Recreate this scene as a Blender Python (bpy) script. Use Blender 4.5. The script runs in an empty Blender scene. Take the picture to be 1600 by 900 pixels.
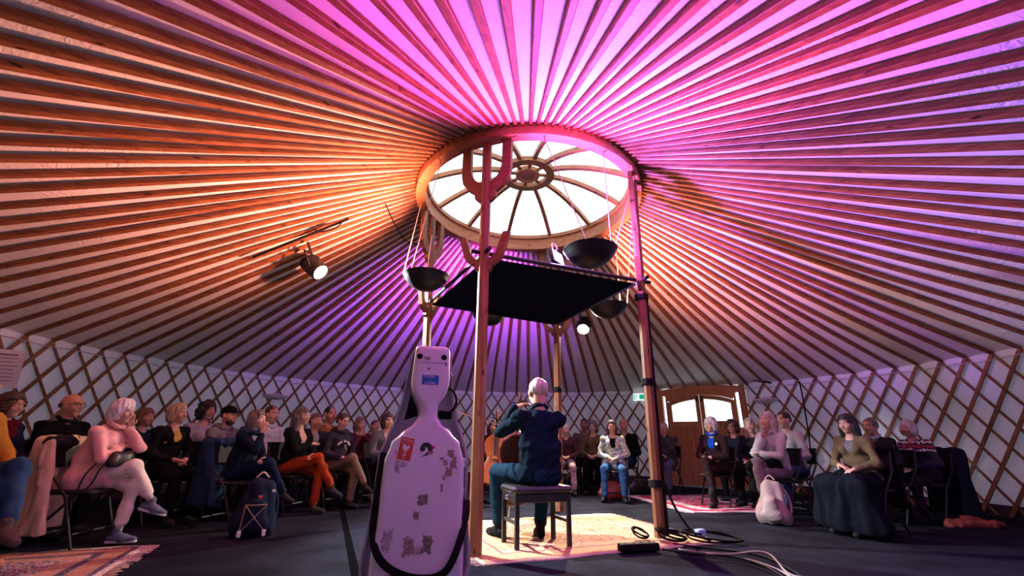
import bpy, math, random
import numpy as np
from mathutils import Vector, Matrix
random.seed(7)
SC = bpy.context.scene
COL = SC.collection
# ------------------------------------------------------------------ camera
CAMH, FPX, PITCH, ROLL = 0.87, 676.1, 0.3428, 0.0122
cd = bpy.data.cameras.new('camera'); cam = bpy.data.objects.new('camera', cd); COL.objects.link(cam)
cd.sensor_width = 36.0; cd.lens = FPX/1600*36.0; cd.clip_start = 0.02
cam.matrix_world = Matrix.Translation((0, 0, CAMH)) @ Matrix.Rotation(math.pi/2+PITCH, 4, 'X') @ Matrix.Rotation(ROLL, 4, 'Z')
SC.camera = cam
# ------------------------------------------------------------------ world: bright overcast sky
w = bpy.data.worlds.new('overcast'); SC.world = w; w.use_nodes = True
w.node_tree.nodes['Background'].inputs[0].default_value = (0.78, 0.89, 1.0, 1)
w.node_tree.nodes['Background'].inputs[1].default_value = 3.0
vs = SC.view_settings
vs.view_transform = 'Standard'; vs.look = 'None'; vs.exposure = 0.0; vs.gamma = 1.0; vs.use_curve_mapping = False
# light levels of the lamps in the tent
BOWL_W = 620.0; FLOOD_W = 360.0; SPOT_W = 1000.0
# ------------------------------------------------------------------ geometry of the tent (metres)
CX, CY = 0.204, 5.272
RW, HW = 6.467, 2.078          # wall radius, wall height
RC, HC = 1.526, 4.032          # crown ring radius, height
NR = 123                       # rafters
PH = 1.5256 % (2*math.pi/NR)
CANZ = 2.62
C3 = Vector((CX, CY, 0))
def ray(x, y):
    px, py = x-800, y-450
    c, s = math.cos(-ROLL), math.sin(-ROLL); px, py = c*px-s*py, s*px+c*py
    c, s = math.cos(PITCH), math.sin(PITCH)
    return Vector((px, FPX*c+py*s, FPX*s-py*c))/FPX
def PZ(x, y, z=0.0):           # pixel -> point at height z
    d = ray(x, y); t = (z-CAMH)/d.z; return Vector((d.x*t, d.y*t, z))
def PD(x, y, D):               # pixel -> point at horizontal distance D
    d = ray(x, y); t = D/math.hypot(d.x, d.y); return Vector((d.x*t, d.y*t, CAMH+d.z*t))
def polar(r, az, z=0.0): return Vector((CX+r*math.sin(az), CY+r*math.cos(az), z))
def roofz(r): return HW+(RW-r)/(RW-RC)*(HC-HW)
# ------------------------------------------------------------------ materials
MATS = {}
def nodes(m):
    m.use_nodes = True; nt = m.node_tree; return nt, nt.nodes['Principled BSDF']
def link(nt, a, b): nt.links.new(a, b)
def N(nt, t, **kw):
    n = nt.nodes.new(t)
    for k, v in kw.items():
        if k in n.inputs: n.inputs[k].default_value = v
        else: setattr(n, k, v)
    return n
def ramp(nt, stops, interp='LINEAR'):
    r = nt.nodes.new('ShaderNodeValToRGB'); e = r.color_ramp.elements; r.color_ramp.interpolation = interp
    while len(e) < len(stops): e.new(0.5)
    for i, (p, c) in enumerate(stops): e[i].position = p; e[i].color = (*c, 1)
    return r
def mat(name, col, rough=0.6, metal=0.0, bump=0.0, bscale=60.0, var=0.12, vscale=6.0, spec=0.4):
    if name in MATS: return MATS[name]
    m = bpy.data.materials.new(name); nt, b = nodes(m); MATS[name] = m
    b.inputs['Roughness'].default_value = rough; b.inputs['Metallic'].default_value = metal
    b.inputs['Specular IOR Level'].default_value = spec
    tc = N(nt, 'ShaderNodeTexCoord'); n = N(nt, 'ShaderNodeTexNoise', Scale=vscale, Detail=4.0); link(nt, tc.outputs['Object'], n.inputs['Vector'])
    r = ramp(nt, [(0.25, tuple(c*(1-var) for c in col)), (0.75, tuple(min(1, c*(1+var)) for c in col))])
    link(nt, n.outputs['Fac'], r.inputs[0]); link(nt, r.outputs[0], b.inputs['Base Color'])
    if bump:
        n2 = N(nt, 'ShaderNodeTexNoise', Scale=bscale, Detail=3.0); link(nt, tc.outputs['Object'], n2.inputs['Vector'])
        bp = N(nt, 'ShaderNodeBump', Strength=bump, Distance=0.01); link(nt, n2.outputs['Fac'], bp.inputs['Height']); link(nt, bp.outputs[0], b.inputs['Normal'])
    return m
def wood(name, dark, light, axis=0, scale=1.0, rough=0.55, knots=True):
    if name in MATS: return MATS[name]
    m = bpy.data.materials.new(name); nt, b = nodes(m); MATS[name] = m
    tc = N(nt, 'ShaderNodeTexCoord'); oi = N(nt, 'ShaderNodeObjectInfo')
    mp = N(nt, 'ShaderNodeMapping'); sc = [26*scale]*3; sc[axis] = 1.2*scale; mp.inputs['Scale'].default_value = sc
    ml = N(nt, 'ShaderNodeVectorMath', operation='SCALE'); ml.inputs[0].default_value = (37, 11, 23); link(nt, oi.outputs['Random'], ml.inputs['Scale'])
    ad = N(nt, 'ShaderNodeVectorMath', operation='ADD'); link(nt, tc.outputs['Object'], ad.inputs[0]); link(nt, ml.outputs[0], ad.inputs[1])
    link(nt, ad.outputs[0], mp.inputs['Vector'])
    n = N(nt, 'ShaderNodeTexNoise', Scale=1.0, Detail=5.0, Roughness=0.65, Distortion=0.6); link(nt, mp.outputs[0], n.inputs['Vector'])
    r = ramp(nt, [(0.28, dark), (0.5, tuple((a+c)/2 for a, c in zip(dark, light))), (0.72, light)]); link(nt, n.outputs['Fac'], r.inputs[0])
    hv = N(nt, 'ShaderNodeHueSaturation'); link(nt, r.outputs[0], hv.inputs['Color'])
    mr = N(nt, 'ShaderNodeMapRange'); mr.inputs['To Min'].default_value = 0.8; mr.inputs['To Max'].default_value = 1.15; link(nt, oi.outputs['Random'], mr.inputs['Value']); link(nt, mr.outputs[0], hv.inputs['Value'])
    out = hv.outputs[0]
    if knots:
        mp2 = N(nt, 'ShaderNodeMapping'); s2 = [9*scale]*3; s2[axis] = 3.2*scale; mp2.inputs['Scale'].default_value = s2; link(nt, ad.outputs[0], mp2.inputs['Vector'])
        v = N(nt, 'ShaderNodeTexVoronoi', Scale=1.0); link(nt, mp2.outputs[0], v.inputs['Vector'])
        kr = ramp(nt, [(0.07, (1, 1, 1)), (0.13, (0, 0, 0))]); link(nt, v.outputs['Distance'], kr.inputs[0])
        mx = N(nt, 'ShaderNodeMix', data_type='RGBA'); link(nt, kr.outputs[0], mx.inputs['Factor']); link(nt, out, mx.inputs['A']); mx.inputs['B'].default_value = (*[c*0.28 for c in dark], 1)
        out = mx.outputs['Result']
    link(nt, out, b.inputs['Base Color'])
    b.inputs['Roughness'].default_value = rough; b.inputs['Specular IOR Level'].default_value = 0.3
    bp = N(nt, 'ShaderNodeBump', Strength=0.25, Distance=0.004); link(nt, n.outputs['Fac'], bp.inputs['Height']); link(nt, bp.outputs[0], b.inputs['Normal'])
    return m
def canvas(name, col, trans, polar_wr=False):
    m = bpy.data.materials.new(name); nt, b = nodes(m); MATS[name] = m
    b.inputs['Roughness'].default_value = 0.85; b.inputs['Specular IOR Level'].default_value = 0.15
    tc = N(nt, 'ShaderNodeTexCoord')
    n = N(nt, 'ShaderNodeTexNoise', Scale=1.6, Detail=5.0); link(nt, tc.outputs['Object'], n.inputs['Vector'])
    r = ramp(nt, [(0.3, tuple(c*0.86 for c in col)), (0.7, col)]); link(nt, n.outputs['Fac'], r.inputs[0]); link(nt, r.outputs[0], b.inputs['Base Color'])
    # fine gathered wrinkles
    wv = N(nt, 'ShaderNodeTexNoise', Scale=4.0, Detail=2.0, Distortion=1.4); link(nt, tc.outputs['UV'], wv.inputs['Vector'])
    n3 = N(nt, 'ShaderNodeTexNoise', Scale=1.1, Detail=1.0); link(nt, tc.outputs['Object'], n3.inputs['Vector'])
    r3 = ramp(nt, [(0.42, (0.06, 0.06, 0.06)), (0.62, (1, 1, 1))]); link(nt, n3.outputs['Fac'], r3.inputs[0])
    ml = N(nt, 'ShaderNodeMath', operation='MULTIPLY'); link(nt, wv.outputs['Fac'], ml.inputs[0]); link(nt, r3.outputs[0], ml.inputs[1])
    bp = N(nt, 'ShaderNodeBump', Strength=0.45, Distance=0.025); link(nt, ml.outputs[0], bp.inputs['Height']); link(nt, bp.outputs[0], b.inputs['Normal'])
    tr = N(nt, 'ShaderNodeBsdfTranslucent'); tr.inputs[0].default_value = (*col, 1)
    mx = N(nt, 'ShaderNodeMixShader'); mx.inputs[0].default_value = trans
    o = nt.nodes['Material Output']; link(nt, b.outputs[0], mx.inputs[1]); link(nt, tr.outputs[0], mx.inputs[2]); link(nt, mx.outputs[0], o.inputs['Surface'])
    return m
def emis(name, col, strength):
    if name in MATS: return MATS[name]
    m = bpy.data.materials.new(name); nt, b = nodes(m); MATS[name] = m
    b.inputs['Base Color'].default_value = (*col, 1); b.inputs['Emission Color'].default_value = (*col, 1); b.inputs['Emission Strength'].default_value = strength
    return m
def glass(name, tint=(0.96, 0.98, 1.0)):
    m = bpy.data.materials.new(name); nt, b = nodes(m); MATS[name] = m
    tr = N(nt, 'ShaderNodeBsdfTransparent'); tr.inputs[0].default_value = (*tint, 1)
    gl = N(nt, 'ShaderNodeBsdfGlossy'); gl.inputs['Roughness'].default_value = 0.05
    mx = N(nt, 'ShaderNodeMixShader'); mx.inputs[0].default_value = 0.05
    o = nt.nodes['Material Output']; link(nt, tr.outputs[0], mx.inputs[1]); link(nt, gl.outputs[0], mx.inputs[2]); link(nt, mx.outputs[0], o.inputs['Surface'])
    return m
def attr_mat(name, rough=0.5, streak=0.0):
    m = bpy.data.materials.new(name); nt, b = nodes(m); MATS[name] = m
    a = N(nt, 'ShaderNodeAttribute', attribute_name='Col')
    tc = N(nt, 'ShaderNodeTexCoord'); n = N(nt, 'ShaderNodeTexNoise', Scale=30.0, Detail=3.0); link(nt, tc.outputs['Object'], n.inputs['Vector'])
    mx = N(nt, 'ShaderNodeMix', data_type='RGBA', blend_type='MULTIPLY'); mx.inputs['Factor'].default_value = 1.0
    r = ramp(nt, [(0.3, (0.9, 0.88, 0.87)), (0.7, (1, 1, 1))]); link(nt, n.outputs['Fac'], r.inputs[0])
    link(nt, a.outputs['Color'], mx.inputs['A']); link(nt, r.outputs[0], mx.inputs['B']); link(nt, mx.outputs['Result'], b.inputs['Base Color'])
    b.inputs['Roughness'].default_value = rough; b.inputs['Specular IOR Level'].default_value = 0.35
    return m
def hairmat(col):
    key = 'hair_%02x%02x%02x' % tuple(int(c*255) for c in col)
    if key in MATS: return MATS[key]
    m = bpy.data.materials.new(key); nt, b = nodes(m); MATS[key] = m
    tc = N(nt, 'ShaderNodeTexCoord'); mp = N(nt, 'ShaderNodeMapping'); mp.inputs['Scale'].default_value = (90, 90, 9); link(nt, tc.outputs['Object'], mp.inputs['Vector'])
    n = N(nt, 'ShaderNodeTexNoise', Scale=1.0, Detail=3.0, Distortion=0.8); link(nt, mp.outputs[0], n.inputs['Vector'])
    r = ramp(nt, [(0.3, tuple(c*0.55 for c in col)), (0.7, tuple(min(1, c*1.3) for c in col))]); link(nt, n.outputs['Fac'], r.inputs[0]); link(nt, r.outputs[0], b.inputs['Base Color'])
    bp = N(nt, 'ShaderNodeBump', Strength=0.6, Distance=0.01); link(nt, n.outputs['Fac'], bp.inputs['Height']); link(nt, bp.outputs[0], b.inputs['Normal'])
    b.inputs['Roughness'].default_value = 0.5
    return m
def cloth(col, rough=0.9):
    return mat('cloth_%02x%02x%02x' % tuple(int(max(0, min(1, c))*255) for c in col), col, rough, bump=0.6, bscale=15.0, var=0.18, vscale=9.0, spec=0.03)
def pattern(name, stops, scale=18.0, kind='voronoi'):
    if name in MATS: return MATS[name]
    m = bpy.data.materials.new(name); nt, b = nodes(m); MATS[name] = m
    tc = N(nt, 'ShaderNodeTexCoord'); b.inputs['Roughness'].default_value = 0.9; b.inputs['Specular IOR Level'].default_value = 0.1
    n = N(nt, 'ShaderNodeTexNoise', Scale=scale, Detail=2.5, Distortion=1.2); link(nt, tc.outputs['Object'], n.inputs['Vector'])
    r = ramp(nt, stops, 'CONSTANT'); link(nt, n.outputs['Fac'], r.inputs[0]); link(nt, r.outputs[0], b.inputs['Base Color'])
    return m
# ------------------------------------------------------------------ object helpers
def obj(name, mesh, material=None, parent=None, loc=None, rot=None, smooth=False):
    if isinstance(mesh, MB): mesh = mesh.mesh(name, smooth)
    o = bpy.data.objects.new(name, mesh); COL.objects.link(o)
    if material is not None and mesh is not None:
        ms = material if isinstance(material, (list, tuple)) else [material]
        if not mesh.materials:
            for m in ms: mesh.materials.append(m)
    if parent is not None: o.parent = parent
    if loc is not None: o.location = loc
    if rot is not None: o.rotation_euler = rot
    return o
def tag(o, label, cat, group=None):
    o['label'] = label; o['category'] = cat
    if group: o['group'] = group
    return o
def thing(name, label, cat, loc=(0, 0, 0), rz=0.0, group=None):
    o = obj(name, None, None, None, loc, (0, 0, rz)); o.empty_display_size = 0.1
    return tag(o, label, cat, group)
def struct(o):
    o['kind'] = 'structure'; return o
def copy_tree(o, parent=None):
    c = o.copy(); COL.objects.link(c); c.parent = parent
    for ch in [x for x in bpy.data.objects if x.parent == o]: copy_tree(ch, c)
    return c
class MB:
    def __init__(self): self.v = []; self.f = []; self.mi = []
    def add(self, vs_, fs, mi=0):
        o = len(self.v); self.v += [tuple(p) for p in vs_]; self.f += [tuple(i+o for i in f) for f in fs]; self.mi += [mi]*len(fs); return self
    def box(self, c, s, bev=0.0, M=None, mi=0):
        hx, hy, hz = s[0]/2, s[1]/2, s[2]/2; b = min(bev, hx*0.9, hy*0.9, hz*0.9)
        M = M or Matrix.Identity(3); c = Vector(c); P = []; F = []
        if b <= 0:
            P = [Vector((x, y, z)) for x in (-hx, hx) for y in (-hy, hy) for z in (-hz, hz)]
            F = [(0, 1, 3, 2), (4, 6, 7, 5), (0, 4, 5, 1), (2, 3, 7, 6), (0, 2, 6, 4), (1, 5, 7, 3)]
        else:
            idx = {}
            for sx in (-1, 1):
                for sy in (-1, 1):
                    for sz in (-1, 1):
                        for a in range(3):
                            d = [hx-b, hy-b, hz-b]; d[a] += b
                            idx[(sx, sy, sz, a)] = len(P); P.append(Vector((sx*d[0], sy*d[1], sz*d[2])))
            for a in range(3):
                o1, o2 = [i for i in range(3) if i != a]
                for s0 in (-1, 1):
                    q = []
                    for (u, v_) in ((-1, -1), (1, -1), (1, 1), (-1, 1)):
                        k = [0, 0, 0]; k[a] = s0; k[o1] = u; k[o2] = v_; q.append(idx[(*k, a)])
                    F.append(tuple(q))
            for a in range(3):
                o1, o2 = [i for i in range(3) if i != a]
                for u in (-1, 1):
                    for v_ in (-1, 1):
                        k = [0, 0, 0]; k[o1] = u; k[o2] = v_; k0 = list(k); k1 = list(k); k0[a] = -1; k1[a] = 1
                        F.append((idx[(*k0, o1)], idx[(*k1, o1)], idx[(*k1, o2)], idx[(*k0, o2)]))
            for sx in (-1, 1):
                for sy in (-1, 1):
                    for sz in (-1, 1): F.append(tuple(idx[(sx, sy, sz, a)] for a in range(3)))
        return self.add([c+M@p for p in P], F, mi)
    def beam(self, a, b, wd, dp, bev=0.006, up=(0, 0, 1), mi=0, wd2=None):
        a, b = Vector(a), Vector(b); x = (b-a); L = x.length; x.normalize(); up = Vector(up)
        y = up.cross(x)
        if y.length < 1e-4: y = Vector((0, 1, 0)).cross(x)
        y.normalize(); z = x.cross(y); M = Matrix((x, y, z)).transposed()
        return self.box((a+b)/2, (L, wd, dp), bev, M, mi)
    def tube(self, pts, r, n=8, closed=False, mi=0, caps=True):
        pts = [Vector(p) for p in pts]; m = len(pts); rs = r if isinstance(r, (list, tuple)) else [r]*m
        V = []; F = []; prev = None
        for i, p in enumerate(pts):
            if closed: t = pts[(i+1) % m]-pts[i-1]
            else: t = pts[min(i+1, m-1)]-pts[max(i-1, 0)]
            if t.length < 1e-9: t = Vector((0, 0, 1))
            t.normalize()
            if prev is None:
                a = Vector((0, 0, 1)) if abs(t.z) < 0.9 else Vector((1, 0, 0)); u = t.cross(a).normalized()
            else:
                u = (prev-t*prev.dot(t))
                u = u.normalized() if u.length > 1e-6 else t.cross(Vector((0, 0, 1))).normalized()
            prev = u; v_ = t.cross(u)
            for k in range(n):
                a = 2*math.pi*k/n; V.append(p+(u*math.cos(a)+v_*math.sin(a))*rs[i])
        for i in range(m if closed else m-1):
            j = (i+1) % m
            for k in range(n): F.append((i*n+k, i*n+(k+1) % n, j*n+(k+1) % n, j*n+k))
        if not closed and caps: F.append(tuple(range(n))[::-1]); F.append(tuple((m-1)*n+k for k in range(n)))
        return self.add(V, F, mi)
    def lathe(self, prof, n=24, M=None, c=(0, 0, 0), mi=0):
        V = []; F = []; M = M or Matrix.Identity(3); c = Vector(c)
        for (r, z) in prof:
            for k in range(n):
                a = 2*math.pi*k/n; V.append(c+M@Vector((r*math.cos(a), r*math.sin(a), z)))
        for i in range(len(prof)-1):
            for k in range(n): F.append((i*n+k, i*n+(k+1) % n, (i+1)*n+(k+1) % n, (i+1)*n+k))
        return self.add(V, F, mi)
    def prism(self, poly, d, M=None, c=(0, 0, 0), mi=0):   # 2D outline in (x,z), thickness d along y
        M = M or Matrix.Identity(3); c = Vector(c); n = len(poly)
        V = [c+M@Vector((x, -d/2, z)) for x, z in poly]+[c+M@Vector((x, d/2, z)) for x, z in poly]
        F = [tuple(range(n)), tuple(range(2*n-1, n-1, -1))]+[(i, i+n, (i+1) % n+n, (i+1) % n) for i in range(n)]
        return self.add(V, F, mi)
    def strip(self, left, right, d, M=None, c=(0, 0, 0), mi=0):   # thick band between two 2D polylines (x,z)
        M = M or Matrix.Identity(3); c = Vector(c); n = len(left); V = []
        for i in range(n):
            for (x, z) in (left[i], right[i]):
                for y in (-d/2, d/2): V.append(c+M@Vector((x, y, z)))
        F = [(0, 1, 3, 2)]
        for i in range(n-1):
            a = i*4; b = a+4
            F += [(a, b, b+1, a+1), (a+2, a+3, b+3, b+2), (a, a+2, b+2, b), (a+1, b+1, b+3, a+3)]
        e = (n-1)*4; F.append((e, e+2, e+3, e+1))
        return self.add(V, F, mi)
    def mesh(self, name, smooth=False):
        me = bpy.data.meshes.new(name); me.from_pydata(self.v, [], self.f)
        import bmesh
        bm = bmesh.new(); bm.from_mesh(me); bmesh.ops.recalc_face_normals(bm, faces=bm.faces); bm.to_mesh(me); bm.free()
        if any(self.mi): me.polygons.foreach_set('material_index', self.mi)
        if smooth: me.polygons.foreach_set('use_smooth', [True]*len(me.polygons))
        me.update(); return me
def rot_to(d, up=(0, 0, 1)):      # 3x3 with local Z along d
    z = Vector(d).normalized(); x = Vector(up).cross(z)
    if x.length < 1e-4: x = Vector((1, 0, 0))
    x.normalize(); y = z.cross(x); return Matrix((x, y, z)).transposed()
def text_mesh(txt, size, depth=0.0008):
    cu = bpy.data.curves.new('t', 'FONT'); cu.body = txt; cu.size = size; cu.extrude = depth; cu.align_x = 'CENTER'; cu.align_y = 'CENTER'; cu.resolution_u = 3
    o = bpy.data.objects.new('t', cu); COL.objects.link(o); dg = bpy.context.evaluated_depsgraph_get()
    me = bpy.data.meshes.new_from_object(o.evaluated_get(dg)); bpy.data.objects.remove(o); return me
def catenary(a, b, sag, n=12):
    a, b = Vector(a), Vector(b); return [a.lerp(b, i/n)-Vector((0, 0, sag*4*(i/n)*(1-i/n))) for i in range(n+1)]
def smoothpath(pts, n=8):         # Catmull-Rom
    pts = [Vector(p) for p in pts]; out = []
    for i in range(len(pts)-1):
        p0, p1, p2, p3 = pts[max(i-1, 0)], pts[i], pts[i+1], pts[min(i+2, len(pts)-1)]
        for k in range(n):
            t = k/n; out.append(0.5*((2*p1)+(p2-p0)*t+(2*p0-5*p1+4*p2-p3)*t*t+(3*p1-p0-3*p2+p3)*t**3))
    out.append(pts[-1]); return out
# common materials
PINE = wood('pine_rafter', (0.12, 0.036, 0.014), (0.35, 0.140, 0.056), 0)
SLAT = wood('pine_slat', (0.17, 0.085, 0.036), (0.36, 0.20, 0.095), 2, knots=False)
CROWN = wood('crown_wood', (0.26, 0.09, 0.035), (0.48, 0.21, 0.09), 0)
POLEW = wood('pole_wood', (0.11, 0.042, 0.018), (0.28, 0.12, 0.052), 2)
FORKW = wood('fork_wood', (0.12, 0.042, 0.018), (0.26, 0.10, 0.04), 0)
DOORW = wood('door_wood', (0.38, 0.19, 0.075), (0.60, 0.35, 0.16), 2)
BLACK = mat('black_metal', (0.010, 0.010, 0.012), 0.45, spec=0.25)
RUBBER = mat('black_rubber', (0.006, 0.006, 0.007), 0.75, spec=0.12)
STEEL = mat('steel', (0.5, 0.5, 0.52), 0.3, 1.0)
ROPE = mat('rope', (0.55, 0.45, 0.33), 0.9)
WHITEP = mat('white_plastic', (0.8, 0.8, 0.8), 0.45)
GLASS = glass('clear_pane')
# ================================================================== STRUCTURE
TAU = 2*math.pi
# floor: dark blue felt
fm = mat('dark_carpet', (0.011, 0.0125, 0.020), 0.95, bump=0.5, bscale=9.0, var=0.5, vscale=2.2, spec=0.02)
b = MB(); n = 96
V = [(CX, CY, 0)]+[(CX+(RW+0.25)*math.sin(TAU*k/n), CY+(RW+0.25)*math.cos(TAU*k/n), 0) for k in range(n)]
V += [(x, y, -0.12) for x, y, z in V[1:]]
F = [(0, k+1, (k+1) % n+1) for k in range(n)]+[(k+1, (k+1) % n+1, n+(k+1) % n+1, n+k+1) for k in range(n)]
floor = struct(obj('floor', b.add(V, F), fm))
# roof canvas: a cone, slack between the rafters
def uvmesh(name, grid, uvf, thick=0.0):
    nu, nv = len(grid), len(grid[0]); me = bpy.data.meshes.new(name)
    V = [p for row in grid for p in row]
    F = [(i*nv+j, (i+1)*nv+j, (i+1)*nv+j+1, i*nv+j+1) for i in range(nu-1) for j in range(nv-1)]
    me.from_pydata(V, [], F); uv = me.uv_layers.new(name='UVMap')
    for p in me.polygons:
        p.use_smooth = True
        for li, vi in zip(p.loop_indices, p.vertices): uv.data[li].uv = uvf(vi//nv, vi % nv)
    return me
RC_M = canvas('roof_canvas', (0.80, 0.79, 0.80), 0.004)
WC_M = canvas('wall_canvas', (0.70, 0.76, 0.84), 0.035)
nu, nv = NR*4, 22
rnd = random.Random(3)
slack = [[rnd.uniform(0.2, 1.0) for _ in range(6)] for _ in range(NR+1)]
grid = []
for i in range(nu+1):
    az = PH+TAU*i/nu; cell = (i//4) % NR; ph = (i % 4)/4; row = []
    for j in range(nv+1):
        t = j/nv; r = RW+0.16+(RC-0.02-RW-0.16)*t
        s = slack[cell][int(t*5.99)]
        z = roofz(r)+0.052+0.020*s*math.sin(math.pi*ph)**2*(1-t)
        row.append(tuple(polar(r, az, z)))
    grid.append(row)
ceiling = struct(obj('ceiling', uvmesh('ceiling', grid, lambda i, j: (i/4*0.6, j*1.1)), RC_M))
# rafters (each a part of the ceiling), six slightly different boards
L = math.hypot(RW-RC, HC-HW); rmesh = []
for k in range(6):
    rr = random.Random(k); b = MB(); V = []; F = []; ns = 10
    bow = rr.uniform(-0.018, 0.018); bow2 = rr.uniform(-0.006, 0.012); wv = rr.uniform(0.92, 1.1)
    for i in range(ns+1):
        t = i/ns; r = RW-0.01+(RC-0.03-RW+0.01)*t; z = roofz(r)
        wd = (0.046+0.016*math.sin(math.pi*min(1, t*1.1+0.05)))*wv*(1-0.28*max(0, t-0.6)/0.4); dp = wd*0.78
        cy = bow*math.sin(math.pi*t); zo = bow2*math.sin(math.pi*t)
        for (a, c) in ((-.5, .12), (-.38, 0), (.38, 0), (.5, .12), (.5, .88), (.38, 1), (-.38, 1), (-.5, .88)):
            V.append((r, cy+a*wd, z+0.045-zo-dp+c*dp))
    for i in range(ns):
        for q in range(8): F.append((i*8+q, i*8+(q+1) % 8, (i+1)*8+(q+1) % 8, (i+1)*8+q))
    F += [tuple(range(8)), tuple(ns*8+q for q in range(8))]
    me = b.add(V, F).mesh('rafter'); me.materials.append(PINE); rmesh.append(me)
for k in range(NR):
    az = PH+TAU*k/NR
    o = obj('rafter', random.choice(rmesh), None, ceiling, (CX, CY, 0), (0, 0, math.pi/2-az+random.uniform(-0.002, 0.002)))
# wall canvas + lattice, open at the door
DOOR_A, DOOR_B = math.radians(31.4), math.radians(48.7)
grid = []
for i in range(181):
    az = DOOR_B+(TAU-(DOOR_B-DOOR_A))*i/180
    grid.append([tuple(polar(RW+0.035+0.012*math.sin(i*1.7+j*0.4)*math.sin(j*0.8), az, -0.02+(HW+0.12)*j/10)) for j in range(11)])
wall = struct(obj('wall_round', uvmesh('wall_round', grid, lambda i, j: (i*0.9, j*0.25)), WC_M))
SH = 4.25*TAU/NR
def slat_mesh(sgn, r, t0=0.0, t1=1.0):
    b = MB(); V = []; F = []; ns = 9; wd, dp = (0.045, 0.022) if sgn > 0 else (0.034, 0.013)
    for i in range(ns+1):
        t = t0+(t1-t0)*i/ns; az = sgn*SH*(t-1); z = 0.03+(HW-0.02)*t
        da = wd/2/math.sin(math.atan2(HW, SH*r))/r
        for (a, q) in ((-1, 0), (1, 0), (1, 1), (-1, 1)):
            rr = r+(q-0.5)*dp; V.append((rr*math.sin(az+a*da), rr*math.cos(az+a*da), z))
    for i in range(ns):
        for q in range(4): F.append((i*4+q, i*4+(q+1) % 4, (i+1)*4+(q+1) % 4, (i+1)*4+q))
    F += [(0, 1, 2, 3), tuple(ns*4+q for q in range(4))]
    # rivets at the crossings
    me = b.add(V, F).mesh('lattice_slat'); me.materials.append(SLAT); return me
scache = {}
def wrap(a): return (a+math.pi) % TAU-math.pi
for sgn, r in ((1, RW-0.028), (-1, RW-0.008)):
    for k in range(NR):
        az = wrap(PH+TAU*k/NR); t0, t1 = 0.0, 1.0
        if abs(wrap(az-math.pi)) < math.radians(38): continue       # behind the photographer
        if sgn > 0:   # bottom at az-SH, top at az
            if DOOR_A <= az <= DOOR_B:
                t1 = 1-(az-DOOR_A)/SH
            elif DOOR_A < az-SH < DOOR_B: t0 = 1-(az-DOOR_B)/SH
        else:         # bottom at az+SH
            if DOOR_A <= az <= DOOR_B: t1 = 1-(DOOR_B-az)/SH
            elif DOOR_A < az+SH < DOOR_B: t0 = 1-(DOOR_A-az)/SH
        if t1-t0 < 0.06: continue
        key = (sgn, round(t0, 3), round(t1, 3))
        if key not in scache: scache[key] = slat_mesh(sgn, r, t0, t1)
        obj('lattice_slat', scache[key], None, wall, (CX, CY, 0), (0, 0, -az))
# rope band along the wall top
b = MB(); b.tube([polar(RW-0.045, DOOR_B+(TAU-DOOR_B+DOOR_A)*i/140, HW-0.06+0.012*math.sin(i*2.1)) for i in range(141)], 0.007, 5)
struct(obj('trim_1', b, mat('band', (0.45, 0.42, 0.42), 0.9)))
b = MB(); grid = []
for i in range(181):
    az = DOOR_B+(TAU-(DOOR_B-DOOR_A))*i/180
    grid.append([tuple(polar(RW+0.012, az, 0.0+0.16*j)) for j in range(2)])
struct(obj('trim_2', uvmesh('trim_2', grid, lambda i, j: (i*.3, j)), mat('skirt_band', (0.05, 0.045, 0.05), 0.9)))
# ------------------------------------------------------------------ crown window
win = struct(obj('window_1', None, None)); win.location = (CX, CY, HC)
b = MB(); n = 72
def ringband(mb, r0, r1, z0, z1, n=72): return mb.lathe([(r0, z0), (r1, z0), (r1, z1), (r0, z1), (r0, z0)], n)
ringband(b, RC-0.13, RC-0.005, -0.085, 0.10); obj('crown_ring', b, CROWN, win)
b = MB(); ringband(b, RC-0.16, RC-0.06, 0.10, 0.16); obj('upper_ring', b, CROWN, win)
HUBZ = 0.46
for k in range(12):
    a = TAU*k/12+0.21; b = MB(); pts = []
    for i in range(9):
        t = i/8; r = (RC-0.1)+(0.33-RC+0.1)*t; z = 0.12+(HUBZ-0.12)*math.sin(t*math.pi/2)**0.9
        pts.append((r*math.cos(a), r*math.sin(a), z))
    side = Vector((-math.sin(a), math.cos(a), 0)); V = []; F = []
    for i, p in enumerate(pts):
        p = Vector(p); tt = Vector(pts[min(i+1, 8)])-Vector(pts[max(i-1, 0)]); tt.normalize(); up = side.cross(tt)
        if up.z < 0: up = -up
        for (u, v_) in ((-.027, -.03), (.027, -.03), (.027, .03), (-.027, .03)): V.append(p+side*u+up*v_)
    for i in range(8):
        for q in range(4): F.append((i*4+q, i*4+(q+1) % 4, i*4+4+(q+1) % 4, i*4+4+q))
    F += [(0, 1, 2, 3), (32, 33, 34, 35)]
    obj('spoke', b.add(V, F), CROWN, win)
    # clear pane between two spokes, lying on the spokes
    b = MB(); V = []; F = []
    for i in range(7):
        t = i/6; r = (RC-0.02)+(0.24-RC+0.02)*t; z = 0.165+(HUBZ-0.10)*math.sin(t*math.pi/2)**0.9
        for j in range(5):
            aa = a+TAU/12*j/4; V.append((r*math.cos(aa), r*math.sin(aa), z))
    for i in range(6):
        for j in range(4): F.append((i*5+j, i*5+j+1, i*5+5+j+1, i*5+5+j))
    obj('pane', b.add(V, F), GLASS, win)
b = MB(); ringband(b, 0.27, 0.38, HUBZ-0.05, HUBZ+0.02, 32); hub = obj('hub_ring', b, CROWN, win)
b = MB(); ringband(b, 0.105, 0.17, HUBZ-0.05, HUBZ+0.02, 24); obj('hub_inner_ring', b, CROWN, win)
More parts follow.
